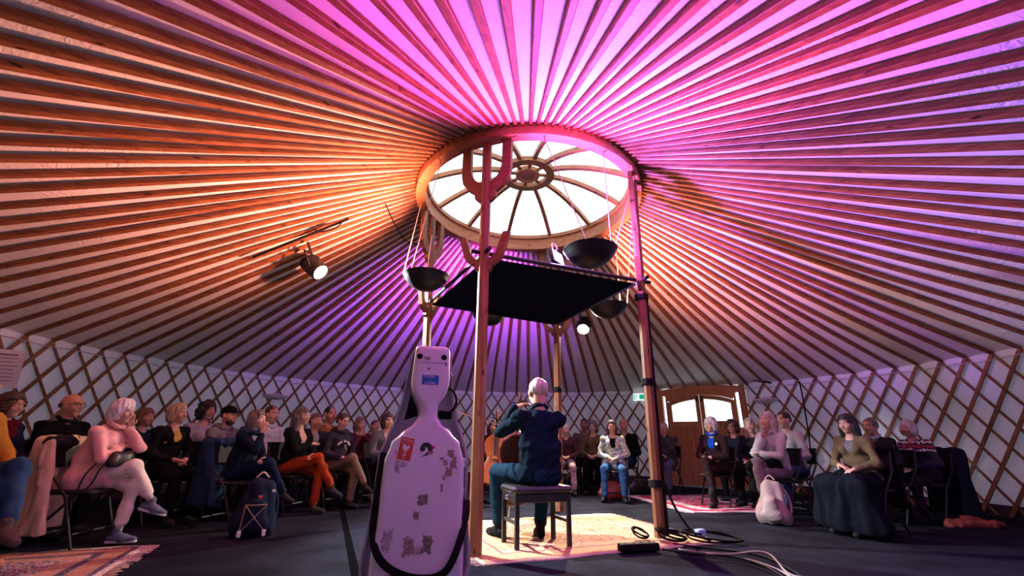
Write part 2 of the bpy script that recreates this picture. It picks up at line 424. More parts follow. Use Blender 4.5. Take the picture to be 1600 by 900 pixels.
for k in range(8):
    a = TAU*k/8+0.1; b = MB(); b.beam((0.16*math.cos(a), 0.16*math.sin(a), HUBZ-0.01), (0.29*math.cos(a), 0.29*math.sin(a), HUBZ-0.01), 0.045, 0.035); obj('hub_strut', b, CROWN, win)
b = MB(); b.lathe([(0.001, -0.012), (0.108, -0.012), (0.108, 0.012), (0.001, 0.012)], 20, c=(0, 0, HUBZ)); obj('hub_plug', b, wood('plug_wood', (0.55, 0.42, 0.28), (0.75, 0.6, 0.42), 0), win)
# ------------------------------------------------------------------ door
dA, dB = polar(RW+0.0, DOOR_A, 0), polar(RW+0.0, DOOR_B, 0); dw = (dB-dA).length; dx = (dB-dA).normalized()
door = struct(obj('door_1', None, None)); door.location = dA; door.rotation_euler = (0, 0, math.atan2(dx.y, dx.x))
DH = 2.13
def arc(x): return 1.79+0.16*(1-((x-dw/2)/(dw/2-0.2))**2)       # arch over the two leaves
b = MB(); b.box((0.05, 0, DH/2), (0.10, 0.14, DH), 0.008); obj('door_post', b, DOORW, door)
b = MB(); b.box((dw-0.05, 0, DH/2), (0.10, 0.14, DH), 0.008); obj('door_post', b, DOORW, door)
xs = [0.1+(dw-0.2)*i/20 for i in range(21)]
b = MB(); b.strip([(x, max(1.72, arc(x)) if 0.24 < x < dw-0.24 else 1.96) for x in xs], [(x, DH-0.05+0.07*math.sin(math.pi*x/dw)) for x in xs], 0.12); obj('door_header', b, DOORW, door)
for x0 in (0.165, dw-0.165):
    b = MB(); b.box((x0, 0, 1.60), (0.075, 0.012, 0.74)); obj('side_pane', b, GLASS, door)
    b = MB(); b.box((x0, 0, 0.615), (0.13, 0.10, 1.23), 0.006); obj('side_panel', b, DOORW, door)
    for e in (-0.053, 0.053):
        b = MB(); b.box((x0+e, 0, 1.60), (0.032, 0.10, 0.76), 0.004); obj('side_frame', b, DOORW, door)
for li, (xa, xb) in enumerate(((0.235, dw/2-0.008), (dw/2+0.008, dw-0.235))):
    leaf = obj('door_leaf', None, None, door); wl = xb-xa
    st = 0.085
    for x0 in (xa+st/2, xb-st/2):
        b = MB(); b.prism([(x0-st/2, 0.02), (x0+st/2, 0.02), (x0+st/2, arc(x0+st/2)-0.005), (x0-st/2, arc(x0-st/2)-0.005)], 0.05); obj('stile', b, DOORW, leaf)
    for z0, z1 in ((0.02, 0.2), (1.26, 1.37)):
        b = MB(); b.box(((xa+xb)/2, 0, (z0+z1)/2), (wl-2*st, 0.05, z1-z0), 0.004); obj('rail', b, DOORW, leaf)
    xs = [xa+st+(wl-2*st)*i/10 for i in range(11)]
    b = MB(); b.strip([(x, arc(x)-0.10) for x in xs], [(x, arc(x)-0.005) for x in xs], 0.05); obj('arched_rail', b, DOORW, leaf)
    b = MB(); b.strip([(x, 1.36) for x in xs], [(x, arc(x)-0.09) for x in xs], 0.008); obj('window_pane', b, GLASS, leaf)
    xm = (xa+xb)/2
    b = MB(); b.box((xm, 0, 0.73), (0.05, 0.05, 1.06), 0.004); obj('mullion', b, DOORW, leaf)
    for x0, x1 in ((xa+st, xm-0.025), (xm+0.025, xb-st)):
        b = MB(); b.box(((x0+x1)/2, 0, 0.73), (x1-x0, 0.022, 1.06), 0.004); obj('panel', b, DOORW, leaf)
    hx = xb-0.045 if li == 0 else xa+0.045
    b = MB(); b.tube([(hx, -0.03, 1.06), (hx, -0.07, 1.06), (hx+(-0.1 if li == 0 else 0.1), -0.07, 1.06)], 0.009, 8); obj('handle', b, STEEL, leaf)
    b = MB(); b.box((hx, -0.03, 1.86), (0.035, 0.02, 0.13), 0.004); obj('bolt', b, BLACK, leaf)
# ================================================================== STAGE
def wallpoint(x, y, r=RW-0.06):
    d = ray(x, y); u = Vector((d.x, d.y)); k = u.length; u = u/k; c = Vector((CX, CY)); bq = u.dot(c)
    t = bq+math.sqrt(bq*bq-c.dot(c)+r*r); return Vector((u.x*t, u.y*t, CAMH+d.z/k*t))
POL = {}
for nme, a in (('FL', math.pi), ('FR', math.pi/2), ('BR', 0.0), ('BL', -math.pi/2)): POL[nme] = (polar(1.362, 0.3589+a), 0.3589+a)
TOPS = dict(FL=(-0.287, 3.94), FR=(1.485, 4.63), BR=(0.735, 6.73), BL=(-1.175, 5.60))
FO = [(0, -.10), (.07, -.10), (.115, -.06), (.12, 0), (.20, .06), (.265, .15), (.285, .26), (.285, .62)]
FI = [(0, .12), (.03, .122), (.06, .13), (.09, .145), (.13, .18), (.165, .24), (.18, .32), (.185, .62)]
plabels = dict(FL='tall wooden tent pole standing right beside the white cello case', FR='tall wooden tent pole with black cables piled at its foot',
               BR='tall wooden tent pole just behind the seated musician and bench', BL='tall wooden tent pole rising behind the cello case lid')
for nme, (p, a) in POL.items():
    t = thing('tent_pole', plabels[nme], 'pole', p, 0, 'wooden poles carrying the crown')
    top = Vector((*TOPS[nme], HC-0.09))-p; b = MB(); V = []; F = []
    rz = -a; rad = 0.058
    for i in range(9):
        s = i/8; q = top*s; k = rad*(1.0-0.12*s)
        for m_ in range(8):
            an = TAU*(m_+0.5)/8+rz; rr = k*(1.0 if m_ % 2 else 1.0); V.append(q+Vector((rr*math.cos(an), rr*math.sin(an), 0)))
    for i in range(8):
        for m_ in range(8): F.append((i*8+m_, i*8+(m_+1) % 8, i*8+8+(m_+1) % 8, i*8+8+m_))
    F += [tuple(range(8)), tuple(64+m_ for m_ in range(8))]
    obj('shaft', b.add(V, F), POLEW, t)
    for (zz, kx, kz, fl, nm) in ((3.33, 1.0, 1.0, 0.0, 'top_fork'), (2.50, 0.72, 0.56, 0.07, 'lower_fork')):
        q = top*(zz/top.z); b = MB(); M = Matrix.Rotation(-a, 3, 'Z')
        for sg in (-1, 1):
            g2 = lambda L_: [(sg*(x*kx+fl*(max(0, z)/.62)**2), z*kz) for x, z in L_]
            b.strip(g2(FO), g2(FI), 0.052, M, q)
        obj(nm, b, FORKW, t)
    b = MB(); b.beam(top+Matrix.Rotation(-a, 3, 'Z')@Vector((-0.36, 0, 0.02)), top+Matrix.Rotation(-a, 3, 'Z')@Vector((0.36, 0, 0.02)), 0.07, 0.05, 0.008)
    obj('cross_head', b, CROWN, t)
    if nme == 'FR':
        b = MB(); b.tube([(0.062, -0.03, 0.03), (0.066, -0.035, 0.6), (0.062, -0.06, 1.4), (0.06, -0.09, 2.5)], 0.02, 8); obj('cable_run', b, RUBBER, t)
        for z in (0.5, 1.5, 2.45):
            b = MB(); q = top*(z/top.z); b.lathe([(0.07, -0.035), (0.078, -0.03), (0.078, 0.03), (0.07, 0.035)], 12, c=q); obj('tape_wrap', b, RUBBER, t)
    if nme in ('BR', 'BL'):
        b = MB(); q = top*(1.62/top.z); b.lathe([(0.058, -0.04), (0.066, -0.035), (0.066, 0.035), (0.058, 0.04)], 12, c=q); obj('tape_wrap', b, RUBBER, t)
# black square cloth sail slung between the poles
def poleat(n_, z):
    p = POL[n_][0]; top = Vector((*TOPS[n_], HC-0.09)); s = z/top.z; return p.lerp(Vector((top.x, top.y, 0)), s)+Vector((0, 0, z))
cz = [poleat(k, CANZ) for k in ('FL', 'FR', 'BR', 'BL')]; cc = sum(cz, Vector())/4
t = thing('canopy', 'black square fabric canopy stretched flat between the four tent poles', 'canopy', cc)
g = [[None]*13 for _ in range(13)]
ins = [cc+(p-cc)*0.95 for p in cz]
for i in range(13):
    for j in range(13):
        u, v_ = i/12, j/12; p = ins[0]*(1-u)*(1-v_)+ins[1]*u*(1-v_)+ins[2]*u*v_+ins[3]*(1-u)*v_
        p = p-Vector((0, 0, 0.05*math.sin(math.pi*u)*math.sin(math.pi*v_))); g[i][j] = tuple(p-cc)
b = MB(); V = [p for r_ in g for p in r_]; V2 = [(x, y, z+0.008) for x, y, z in V]
F = [(i*13+j, i*13+j+1, i*13+14+j, i*13+13+j) for i in range(12) for j in range(12)]
b.add(V, F); b.add(V2, F); SAIL = mat('sail_cloth', (0.006, 0.006, 0.018), 0.95, bump=0.2, bscale=20, spec=0.0)
obj('sail', b, SAIL, t, smooth=True)
for i in range(4):
    a, c = cz[i]-cc, cz[(i+1) % 4]-cc; d = (c-a).normalized(); b = MB(); b.tube([a-d*0.14+Vector((0, 0, 0.03)), c+d*0.14+Vector((0, 0, 0.03))], 0.022, 10)
    obj('edge_bar', b, BLACK, t)
# bowl uplights hung outside each edge of the canopy
bl = {}
def bowl_lamp(label, c, out_az, col, watts, anchors, elev=38, cone=128):
    t = thing('bowl_lamp', label, 'lamp', c, 0, 'hanging metal bowl uplights')
    prof = [(0.001, -0.185), (0.07, -0.178), (0.14, -0.15), (0.20, -0.105), (0.245, -0.05), (0.27, 0.0), (0.275, 0.004), (0.268, 0.006), (0.24, -0.045), (0.195, -0.098), (0.135, -0.142), (0.07, -0.168), (0.001, -0.175)]
    b = MB(); b.lathe(prof, 32); obj('bowl', b, mat('bowl_iron', (0.02, 0.017, 0.022), 0.45, 0.6), t, smooth=True)
    d = Vector((math.sin(out_az)*math.cos(math.radians(elev)), math.cos(out_az)*math.cos(math.radians(elev)), math.sin(math.radians(elev))))
    M = rot_to(d); cpos = Vector((0, 0, -0.045))
    b = MB(); b.lathe([(0.001, -0.07), (0.05, -0.065), (0.062, -0.02), (0.066, 0.02), (0.058, 0.02), (0.05, 0.0)], 16, M, cpos); obj('lamp_can', b, BLACK, t)
    b = MB(); b.lathe([(0.001, 0.0), (0.05, 0.0)], 16, M, cpos+d*0.006); obj('lens', b, emis('lens_%s' % label[:12], col, 6.0), t)
    L_ = bpy.data.lights.new('bowl_light', 'SPOT'); L_.color = col; L_.energy = watts; L_.spot_size = math.radians(cone); L_.spot_blend = 0.6; L_.shadow_soft_size = 0.045
    lo = bpy.data.objects.new('lamp_light', L_); COL.objects.link(lo); lo.parent = t; lo.location = Vector((0, 0, 0.018))+Vector((d.x, d.y, 0))*0.05; lo.rotation_euler = d.to_track_quat('-Z', 'Y').to_euler()
    for an, rim in anchors:
        b = MB(); rv = Vector((0.268*math.sin(rim), 0.268*math.cos(rim), 0.0)); b.tube([rv, Vector(an)-c], 0.006, 5); obj('rope', b, ROPE, t)
    return t
ORANGE, PINK, PURPLE = (1.0, 0.32, 0.20), (1.0, 0.08, 0.60), (0.42, 0.06, 1.0)
BZ = 2.72
def ringp(az, r=RC-0.07): return polar(r, az, HC-0.08)
AP = 0.3589
bowl_lamp('black bowl uplight hanging by the pole behind the cello case lid', PZ(666, 431, BZ), AP-3*math.pi/4, ORANGE, BOWL_W*2.0, [(ringp(AP-2.0), AP-2.2), (ringp(AP-2.7), AP-3.0), (ringp(AP-1.6), AP-0.6)], 32)
bowl_lamp('large black bowl uplight beside the glowing violet floodlight', PZ(922, 391, BZ), math.radians(184), PINK, BOWL_W*1.3, [(ringp(AP+2.2), AP+2.1), (ringp(AP+2.7), AP+3.1), (ringp(AP+1.7), AP+0.9)], 36, 118)
bowl_lamp('black bowl uplight hanging beside the bright far stage lamp', PZ(950, 478, BZ), math.radians(94), ORANGE, BOWL_W*1.0, [(ringp(AP+0.8), AP+0.6), (ringp(AP+1.2), AP+1.5), (ringp(AP+0.4), AP-0.6)], 32)
bowl_lamp('black bowl uplight half hidden behind the tent pole by the cello case', PZ(765, 490, BZ), AP-math.pi/4, PURPLE, BOWL_W*1.3, [(ringp(AP-0.8), AP-0.6), (ringp(AP-1.2), AP-1.5), (ringp(AP-0.4), AP+0.6)], 24)
# violet LED flood on the canopy edge
fp = PZ(868, 404, 2.84); t = thing('flood_light', 'small black LED floodlight glowing violet on the canopy edge', 'floodlight', fp)
d = Vector((0.80, -0.58, 0.22)).normalized(); M = rot_to(d)
b = MB(); b.box((0, 0, 0), (0.24, 0.17, 0.07), 0.012, M); obj('housing', b, BLACK, t)
b = MB(); b.box(d*0.037, (0.21, 0.14, 0.004), 0, M); obj('led_panel', b, emis('violet_led', (0.72, 0.42, 1.0), 9.0), t)
b = MB(); b.tube([M@Vector((-0.13, 0, 0)), M@Vector((-0.13, -0.13, 0)), M@Vector((0.13, -0.13, 0)), M@Vector((0.13, 0, 0))], 0.009, 6); obj('bracket', b, BLACK, t)
b = MB(); b.tube(smoothpath([(0, 0, 0.06), (0.02, 0.03, 0.16), (-0.03, 0.02, 0.2), (-0.02, 0.0, 0.1), (0.03, 0.02, 0.13)], 6), 0.008, 6); obj('cord_loop', b, WHITEP, t)
L_ = bpy.data.lights.new('flood_area', 'AREA'); L_.shape = 'RECTANGLE'; L_.size = 0.2; L_.size_y = 0.13; L_.color = (0.45, 0.13, 1.0); L_.energy = FLOOD_W
lo = bpy.data.objects.new('lamp_light', L_); COL.objects.link(lo); lo.parent = t; lo.location = d*0.05; lo.rotation_euler = d.to_track_quat('-Z', 'Y').to_euler()
# stage spotlights
def stage_spot(label, pos, target, watts, mount, col=(1.0, 0.86, 0.72), cone=62, lensE=5.0, blend=0.8):
    t = thing('stage_spotlight', label, 'spotlight', pos, 0)
    d = (Vector(target)-Vector(pos)).normalized(); M = rot_to(d)
    b = MB(); b.lathe([(0.001, -0.27), (0.07, -0.27), (0.09, -0.24), (0.10, -0.15), (0.125, -0.13), (0.125, 0.10), (0.118, 0.12), (0.112, 0.12), (0.112, 0.09)], 24, M); obj('lamp_body', b, BLACK, t, smooth=False)
    for zz in (-0.2, -0.17):
        b = MB(); b.lathe([(0.10, -0.006), (0.115, -0.006), (0.115, 0.006), (0.10, 0.006)], 24, M, d*zz); obj('cooling_fin', b, BLACK, t)
    b = MB(); b.lathe([(0.001, 0.10), (0.06, 0.105), (0.112, 0.092)], 24, M); obj('lens', b, emis('spot_lens_%g' % lensE, (1.0, 0.93, 0.85), lensE), t, smooth=True)
    up = Vector((0, 0, 1)); x = d.cross(up).normalized(); m_ = Vector(mount)-Vector(pos)
    b = MB(); b.tube([x*0.14, x*0.145+m_*0.55, -x*0.145+m_*0.55, -x*0.14], 0.014, 6); obj('yoke', b, BLACK, t)
    b = MB(); b.tube([m_*0.5, m_], 0.018, 8); obj('hook_clamp', b, BLACK, t)
    for s in (-1, 1):
        b = MB(); b.lathe([(0.001, 0), (0.022, 0), (0.022, 0.03), (0.001, 0.03)], 10, rot_to(x*s), x*s*0.13); obj('knob', b, BLACK, t)
    L_ = bpy.data.lights.new('spot', 'SPOT'); L_.energy = watts; L_.color = col; L_.spot_size = math.radians(cone); L_.spot_blend = blend; L_.shadow_soft_size = 0.06
    lo = bpy.data.objects.new('lamp_light', L_); COL.objects.link(lo); lo.parent = t; lo.location = d*0.14; lo.rotation_euler = d.to_track_quat('-Z', 'Y').to_euler()
    return t
def conepoint(x, y, off):
    d = ray(x, y); k = 1.0
    while k < 14:
        p = d*k; r = math.hypot(p.x-CX, p.y-CY); z = p.z+CAMH
        if z >= roofz(r)-off: return Vector((p.x, p.y, z))
        k += 0.01
    return Vector((p.x, p.y, z))
m1 = conepoint(481, 378, 0.07); p1 = conepoint(494, 420, 0.36)
stage_spot('black stage spotlight with yoke hanging under the orange-lit rafters', p1, (1.4, 4.4, 0.0), SPOT_W*2.6, m1, (0.95, 0.96, 1.0), cone=86, lensE=1.6)
m2 = conepoint(912, 497, 0.06); p2 = conepoint(912, 510, 0.20)
stage_spot('dazzling stage lamp shining from the far rafters beside a hanging bowl', p2, (0.45, 5.5, 0.0), SPOT_W*2.4, m2, (1.0, 0.80, 0.58), 100, 60.0, 1.0)
b = MB(); e0, e1 = conepoint(395, 402, 0.06), conepoint(545, 342, 0.06); b.tube([e0, e0.lerp(e1, 0.5), e1], 0.018, 8); tag(obj('lighting_bar', b, BLACK), 'thin black bar along the rafters above the stage spotlight', 'bar')
def cable(label, pts, r=0.008, m=RUBBER, n=8): b = MB(); b.tube(smoothpath(pts, n), r, 6); return tag(obj('cable', b, m, smooth=True), label, 'cable')
cable('black cable looping below the lighting bar', [conepoint(490, 358, 0.06), conepoint(505, 362, 0.12), conepoint(525, 356, 0.12), conepoint(542, 340, 0.07)])
cable('black cable drooping from a rafter toward the crown pole', [conepoint(603, 320, 0.05), conepoint(618, 352, 0.10), conepoint(635, 376, 0.12), conepoint(665, 384, 0.06)])
cable('black cable hanging down the lattice beside the wooden door', [wallpoint(1249, 596), wallpoint(1254, 620), wallpoint(1259, 650), wallpoint(1265, 690), wallpoint(1266, 715)], 0.012)
cable('black cable sagging along the wall top above the door', [wallpoint(1030, 604), wallpoint(1060, 597), wallpoint(1110, 594), wallpoint(1160, 592), wallpoint(1205, 598)], 0.02)
# exit sign
ep = wallpoint(1002, 620, RW-0.12); az = math.atan2(ep.x-CX, ep.y-CY); t = thing('exit_sign', 'small lit green and white emergency exit sign on the lattice wall', 'sign', ep, -az)
b = MB(); b.box((0, 0.03, 0), (0.40, 0.05, 0.17), 0.01); obj('housing', b, emis('sign_white', (0.85, 1.0, 0.95), 1.1), t)
for x, wd in ((-0.145, 0.075), (0.055, 0.21)):
    b = MB(); b.box((x, 0.003, 0), (wd, 0.004, 0.115)); obj('green_panel', b, emis('sign_green', (0.0, 0.45, 0.24), 0.8), t)
MW = emis('sign_mark', (0.9, 1.0, 0.95), 1.2)
b = MB(); b.prism([(-0.03, -0.012), (0.0, -0.012), (0.0, -0.035), (0.035, 0), (0.0, 0.035), (0.0, 0.012), (-0.03, 0.012)], 0.003, None, (0.10, -0.001, 0)); obj('arrow', b, MW, t)
b = MB(); b.tube([(-0.15, 0, -0.04), (-0.14, 0, -0.01), (-0.145, 0, 0.02)], 0.008, 5); b.tube([(-0.14, 0, -0.01), (-0.122, 0, -0.02), (-0.12, 0, -0.045)], 0.007, 5); b.tube([(-0.16, 0, 0.0), (-0.145, 0, 0.015), (-0.125, 0, 0.0)], 0.006, 5); b.lathe([(0.001, -0.01), (0.009, -0.005), (0.009, 0.005), (0.001, 0.01)], 8, c=(-0.143, 0, 0.036)); obj('running_figure', b, MW, t)
# paper notice
pp = wallpoint(8, 576, RW-0.07); az = math.atan2(pp.x-CX, pp.y-CY); t = thing('paper_notice', 'white printed paper notice hung on the lattice wall', 'notice', pp, -az)
b = MB(); b.box((0, 0, 0), (0.36, 0.003, 0.46)); b2 = obj('sheet', b, mat('paper', (0.82, 0.82, 0.84), 0.8, var=0.03), t); b2.rotation_euler = (0, math.radians(-6), 0)
for k in range(8):
    b = MB(); b.box((-0.02 if k % 3 else 0, -0.003, 0.17-0.045*k), (0.26 if k % 2 else 0.2, 0.001, 0.008 if k else 0.018)); q = obj('text_line', b, mat('ink', (0.2, 0.18, 0.3), 0.8), t); q.rotation_euler = (0, math.radians(-6), 0)
# white half-dish sconces
for (x, y, lab) in ((430, 617, 'white half-dish wall light on the lattice left of the cello case'), (1196, 623, 'white half-dish wall light on the lattice beside the wooden door')):
    p = wallpoint(x, y, RW-0.06); az = math.atan2(p.x-CX, p.y-CY); t = thing('wall_light', lab, 'wall light', p, -az); b = MB(); V = []; F = []
    for i in range(6):
        a = i/5*math.pi/2
        for j in range(13):
            q = math.pi*j/12+math.pi; V.append((0.26*math.cos(a)*math.cos(q), 0.16*math.cos(a)*math.sin(q), -0.10*math.sin(a)))
    for i in range(5):
        for j in range(12): F.append((i*13+j, i*13+j+1, i*13+14+j, i*13+13+j))
    obj('dish', b.add(V, F), mat('dish_white', (0.75, 0.75, 0.8), 0.5), t, smooth=True)
    b = MB(); b.box((0, 0.01, -0.02), (0.12, 0.03, 0.1), 0.005); obj('bracket', b, WHITEP, t)
b = MB(); ta, tb = PZ(533, 789, 0), PZ(557, 905, 0); b.beam(ta+Vector((0, 0, 0.0015)), tb+Vector((0, 0, 0.0015)), 0.06, 0.003, 0.0); tag(obj('floor_tape', b, mat('tape_black', (0.003, 0.003, 0.004), 0.95, spec=0.0)), 'strip of black tape on the floor left of the cello case', 'tape')
# ------------------------------------------------------------------ rugs
def rugmat(name, field, border, wx, wy, sc):
    m = bpy.data.materials.new(name); nt, bs = nodes(m); tc = N(nt, 'ShaderNodeTexCoord'); sp = N(nt, 'ShaderNodeSeparateXYZ'); link(nt, tc.outputs['Object'], sp.inputs[0])
    def mth(op, a, b_=None):
        q = N(nt, 'ShaderNodeMath', operation=op)
        for i, v_ in enumerate((a, b_)):
            if v_ is None: continue
            if isinstance(v_, (int, float)): q.inputs[i].default_value = v_
            else: link(nt, v_, q.inputs[i])
        return q.outputs[0]
    ax = mth('SUBTRACT', wx/2, mth('ABSOLUTE', sp.outputs[0])); ay = mth('SUBTRACT', wy/2, mth('ABSOLUTE', sp.outputs[1])); e = mth('MINIMUM', ax, ay)
    n1 = N(nt, 'ShaderNodeTexVoronoi', Scale=sc); link(nt, tc.outputs['Object'], n1.inputs['Vector'])
    n2 = N(nt, 'ShaderNodeTexNoise', Scale=sc*0.9, Detail=4.0, Distortion=2.0); link(nt, tc.outputs['Object'], n2.inputs['Vector'])
    mixf = mth('ADD', mth('MULTIPLY', n1.outputs['Distance'], 0.55), mth('MULTIPLY', n2.outputs['Fac'], 0.55))
    r1 = ramp(nt, field, 'CONSTANT'); link(nt, mixf, r1.inputs[0])
    r2 = ramp(nt, border, 'CONSTANT'); link(nt, mth('MULTIPLY', e, 1/0.45), r2.inputs[0])
    bm_ = mth('LESS_THAN', e, 0.40); sel = mth('MULTIPLY', bm_, mth('GREATER_THAN', n2.outputs['Fac'], 0.40))
    mx = N(nt, 'ShaderNodeMix', data_type='RGBA'); link(nt, sel, mx.inputs['Factor']); link(nt, r1.outputs[0], mx.inputs['A']); link(nt, r2.outputs[0], mx.inputs['B'])
    link(nt, mx.outputs['Result'], bs.inputs['Base Color']); bs.inputs['Roughness'].default_value = 0.95; bs.inputs['Specular IOR Level'].default_value = 0.1
    bp = N(nt, 'ShaderNodeBump', Strength=0.5, Distance=0.01); link(nt, n2.outputs['Fac'], bp.inputs['Height']); link(nt, bp.outputs[0], bs.inputs['Normal']); return m
def rug(name, label, c, wx, wy, rz, m, fringe_col=(0.6, 0.52, 0.42), fr=(1, -1)):
    t = thing(name, label, 'rug', (c[0], c[1], 0.0), rz); b = MB(); V = []; F = []; nx, ny = 24, 16
    rr = random.Random(wx)
    for i in range(nx+1):
        for j in range(ny+1):
            x = -wx/2+wx*i/nx; y = -wy/2+wy*j/ny
            V.append((x+0.012*math.sin(j*1.3), y+0.018*math.sin(i*0.7), 0.012+0.003*math.sin(i*1.9)*math.sin(j*1.1)))
    F = [(i*(ny+1)+j, (i+1)*(ny+1)+j, (i+1)*(ny+1)+j+1, i*(ny+1)+j+1) for i in range(nx) for j in range(ny)]
    k0 = len(V); rim = [i*(ny+1) for i in range(nx+1)]+[nx*(ny+1)+j for j in range(1, ny+1)]+[i*(ny+1)+ny for i in range(nx-1, -1, -1)]+[j for j in range(ny-1, 0, -1)]
    V += [(V[i][0], V[i][1], 0.0005) for i in rim]; nr = len(rim); F += [(rim[i], rim[(i+1) % nr], k0+(i+1) % nr, k0+i) for i in range(nr)]
    obj('pile', b.add(V, F), m, t, smooth=True)
    b = MB(); nf = int(wy/0.03)
    for sg in fr:
        for i in range(nf):
            y = -wy/2+wy*(i+0.5)/nf; l_ = rr.uniform(0.05, 0.09); b.tube([(sg*wx/2, y, 0.008), (sg*(wx/2+l_*.5), y+rr.uniform(-.01, .01), 0.006), (sg*(wx/2+l_), y+rr.uniform(-.02, .02), 0.004)], 0.004, 4)
    o = obj('fringe', b, mat('fringe_%g' % wx, fringe_col, 0.95), t); o['kind'] = 'stuff'
    return t
TAN = [(0.0, (0.20, 0.10, 0.06)), (0.33, (0.40, 0.24, 0.12)), (0.43, (0.52, 0.40, 0.28)), (0.52, (0.11, 0.07, 0.08)), (0.57, (0.48, 0.30, 0.15)), (0.68, (0.26, 0.12, 0.08))]
TB = [(0.0, (0.62, 0.52, 0.40)), (0.08, (0.30, 0.16, 0.12)), (0.14, (0.60, 0.40, 0.20)), (0.55, (0.24, 0.14, 0.14)), (0.62, (0.55, 0.38, 0.22))]
rug('patterned_rug', 'worn tan patterned rug under the musician and his bench', (0.55, 5.02), 2.35, 1.85, math.radians(22), rugmat('tan_rug', TAN, TB, 2.35, 1.85, 14))
NV = [(0.0, (0.03, 0.03, 0.08)), (0.36, (0.35, 0.30, 0.33)), (0.44, (0.05, 0.05, 0.11)), (0.52, (0.30, 0.10, 0.09)), (0.57, (0.42, 0.36, 0.38)), (0.66, (0.05, 0.05, 0.12))]
NB = [(0.0, (0.40, 0.30, 0.28)), (0.1, (0.06, 0.04, 0.08)), (0.2, (0.33, 0.16, 0.12)), (0.5, (0.06, 0.05, 0.1)), (0.62, (0.36, 0.2, 0.16))]
rug('patterned_rug', 'navy and red oriental rug beside the person in pink', (-3.94, 2.95), 2.6, 1.7, math.radians(23), rugmat('navy_rug', NV, NB, 2.6, 1.7, 16), (0.5, 0.36, 0.33))
RDm = [(0.0, (0.32, 0.02, 0.06)), (0.4, (0.45, 0.03, 0.09)), (0.52, (0.6, 0.45, 0.5)), (0.58, (0.36, 0.02, 0.07))]
RDb = [(0.0, (0.55, 0.45, 0.5)), (0.2, (0.4, 0.03, 0.08)), (0.5, (0.55, 0.45, 0.5))]
rug('patterned_rug', 'crimson and white doormat rug before the wooden door', (3.04, 7.60), 1.5, 2.0, math.radians(9), rugmat('red_rug', RDm, RDb, 1.5, 2.0, 9), (0.6, 0.5, 0.52))
# ------------------------------------------------------------------ bench (black piano bench)
bq = [Vector((0.06, 4.17, 0)), Vector((0.55, 4.35, 0)), Vector((0.43, 4.70, 0)), Vector((-0.06, 4.52, 0))]
bc = sum(bq, Vector())/4; ba = math.atan2(bq[1].y-bq[0].y, bq[1].x-bq[0].x)
t = thing('piano_bench', 'black piano bench with padded seat under the musician', 'bench', bc, ba); BW, BD = 0.56, 0.39; BSZ = 0.50
b = MB(); b.box((0, 0, BSZ-0.03), (BW+0.02, BD+0.01, 0.06), 0.022); obj('seat_pad', b, mat('black_vinyl', (0.016, 0.016, 0.018), 0.32, bump=0.1, bscale=40), t)
b = MB(); b.box((0, 0, BSZ-0.095), (BW-0.02, BD-0.02, 0.07), 0.006); obj('apron', b, mat('bench_black', (0.012, 0.012, 0.014), 0.4), t)
for sx in (-1, 1):
    for sy in (-1, 1):
        b = MB(); b.box((sx*(BW/2-0.03), sy*(BD/2-0.03), (BSZ-0.06)/2), (0.038, 0.038, BSZ-0.06), 0.004); obj('leg', b, MATS['bench_black'], t)
    b = MB(); b.box((sx*(BW/2-0.03), 0, 0.21), (0.024, BD-0.09, 0.028), 0.003); obj('stretcher', b, MATS['bench_black'], t)
    b = MB(); b.lathe([(0.001, 0), (0.02, 0), (0.022, 0.012), (0.016, 0.03), (0.001, 0.032)], 12, rot_to((sx, 0, 0)), (sx*(BW/2-0.01), 0.0, BSZ-0.095)); obj('adjuster_knob', b, STEEL if sx < 0 else BLACK, t)
# ------------------------------------------------------------------ cello case
cp = Vector((-0.565, 3.06, 0)); caz = math.atan2(-cp.x, cp.y)
t = thing('cello_case', 'scuffed white hard cello case plastered with stickers, standing upright', 'cello case', cp, caz+math.radians(3))
def interp(tab, z):
    for (z0, w0), (z1, w1) in zip(tab, tab[1:]):
        if z0 <= z <= z1: q = (z-z0)/(z1-z0); q = q*q*(3-2*q); return w0+(w1-w0)*q
    return tab[-1][1] if z > tab[-1][0] else tab[0][1]
FW = [(0.02, 0.17), (0.05, 0.235), (0.10, 0.272), (0.25, 0.268), (0.45, 0.250), (0.60, 0.252), (0.74, 0.248), (0.86, 0.215), (0.93, 0.145), (0.985, 0.078), (1.04, 0.055), (1.09, 0.06), (1.17, 0.108), (1.23, 0.125), (1.44, 0.118), (1.472, 0.112), (1.485, 0.09)]
RW_ = [(0.02, 0.20), (0.05, 0.28), (0.12, 0.322), (0.22, 0.318), (0.34, 0.30), (0.60, 0.285), (0.78, 0.278), (0.90, 0.24), (1.02, 0.195), (1.14, 0.165), (1.28, 0.150), (1.44, 0.130), (1.475, 0.10), (1.49, 0.07)]
def shell(tab, prof, zs):
    b = MB(); V = []; F = []; n = len(zs)*2
    for (y, ins_) in prof:
        ring = []
        for sgn, zz in ((1, zs), (-1, zs[::-1])):
            for z in zz:
                hw_ = interp(tab, z); k = min(ins_, hw_*0.42); zc = 0.75; z2 = z-(ins_*0.9 if z > 1.40 else (-ins_*0.9 if z < 0.1 else 0))
                ring.append((sgn*(hw_-k), y, z2))
        V += ring
    m = len(prof)
    for i in range(m-1):
        for k in range(n): F.append((i*n+k, i*n+(k+1) % n, (i+1)*n+(k+1) % n, (i+1)*n+k))
    h_ = len(zs); o = (m-1)*n
    for k in range(h_-1): F.append((o+k, o+k+1, o+n-2-k, o+n-1-k))
    return b.add(V, F)
zs = [0.02, 0.03, 0.05, 0.075, 0.1, 0.13]+[0.13+0.0335*i for i in range(1, 40)]+[1.45, 1.465, 1.475, 1.485]
zs = sorted(set(round(z, 4) for z in zs))
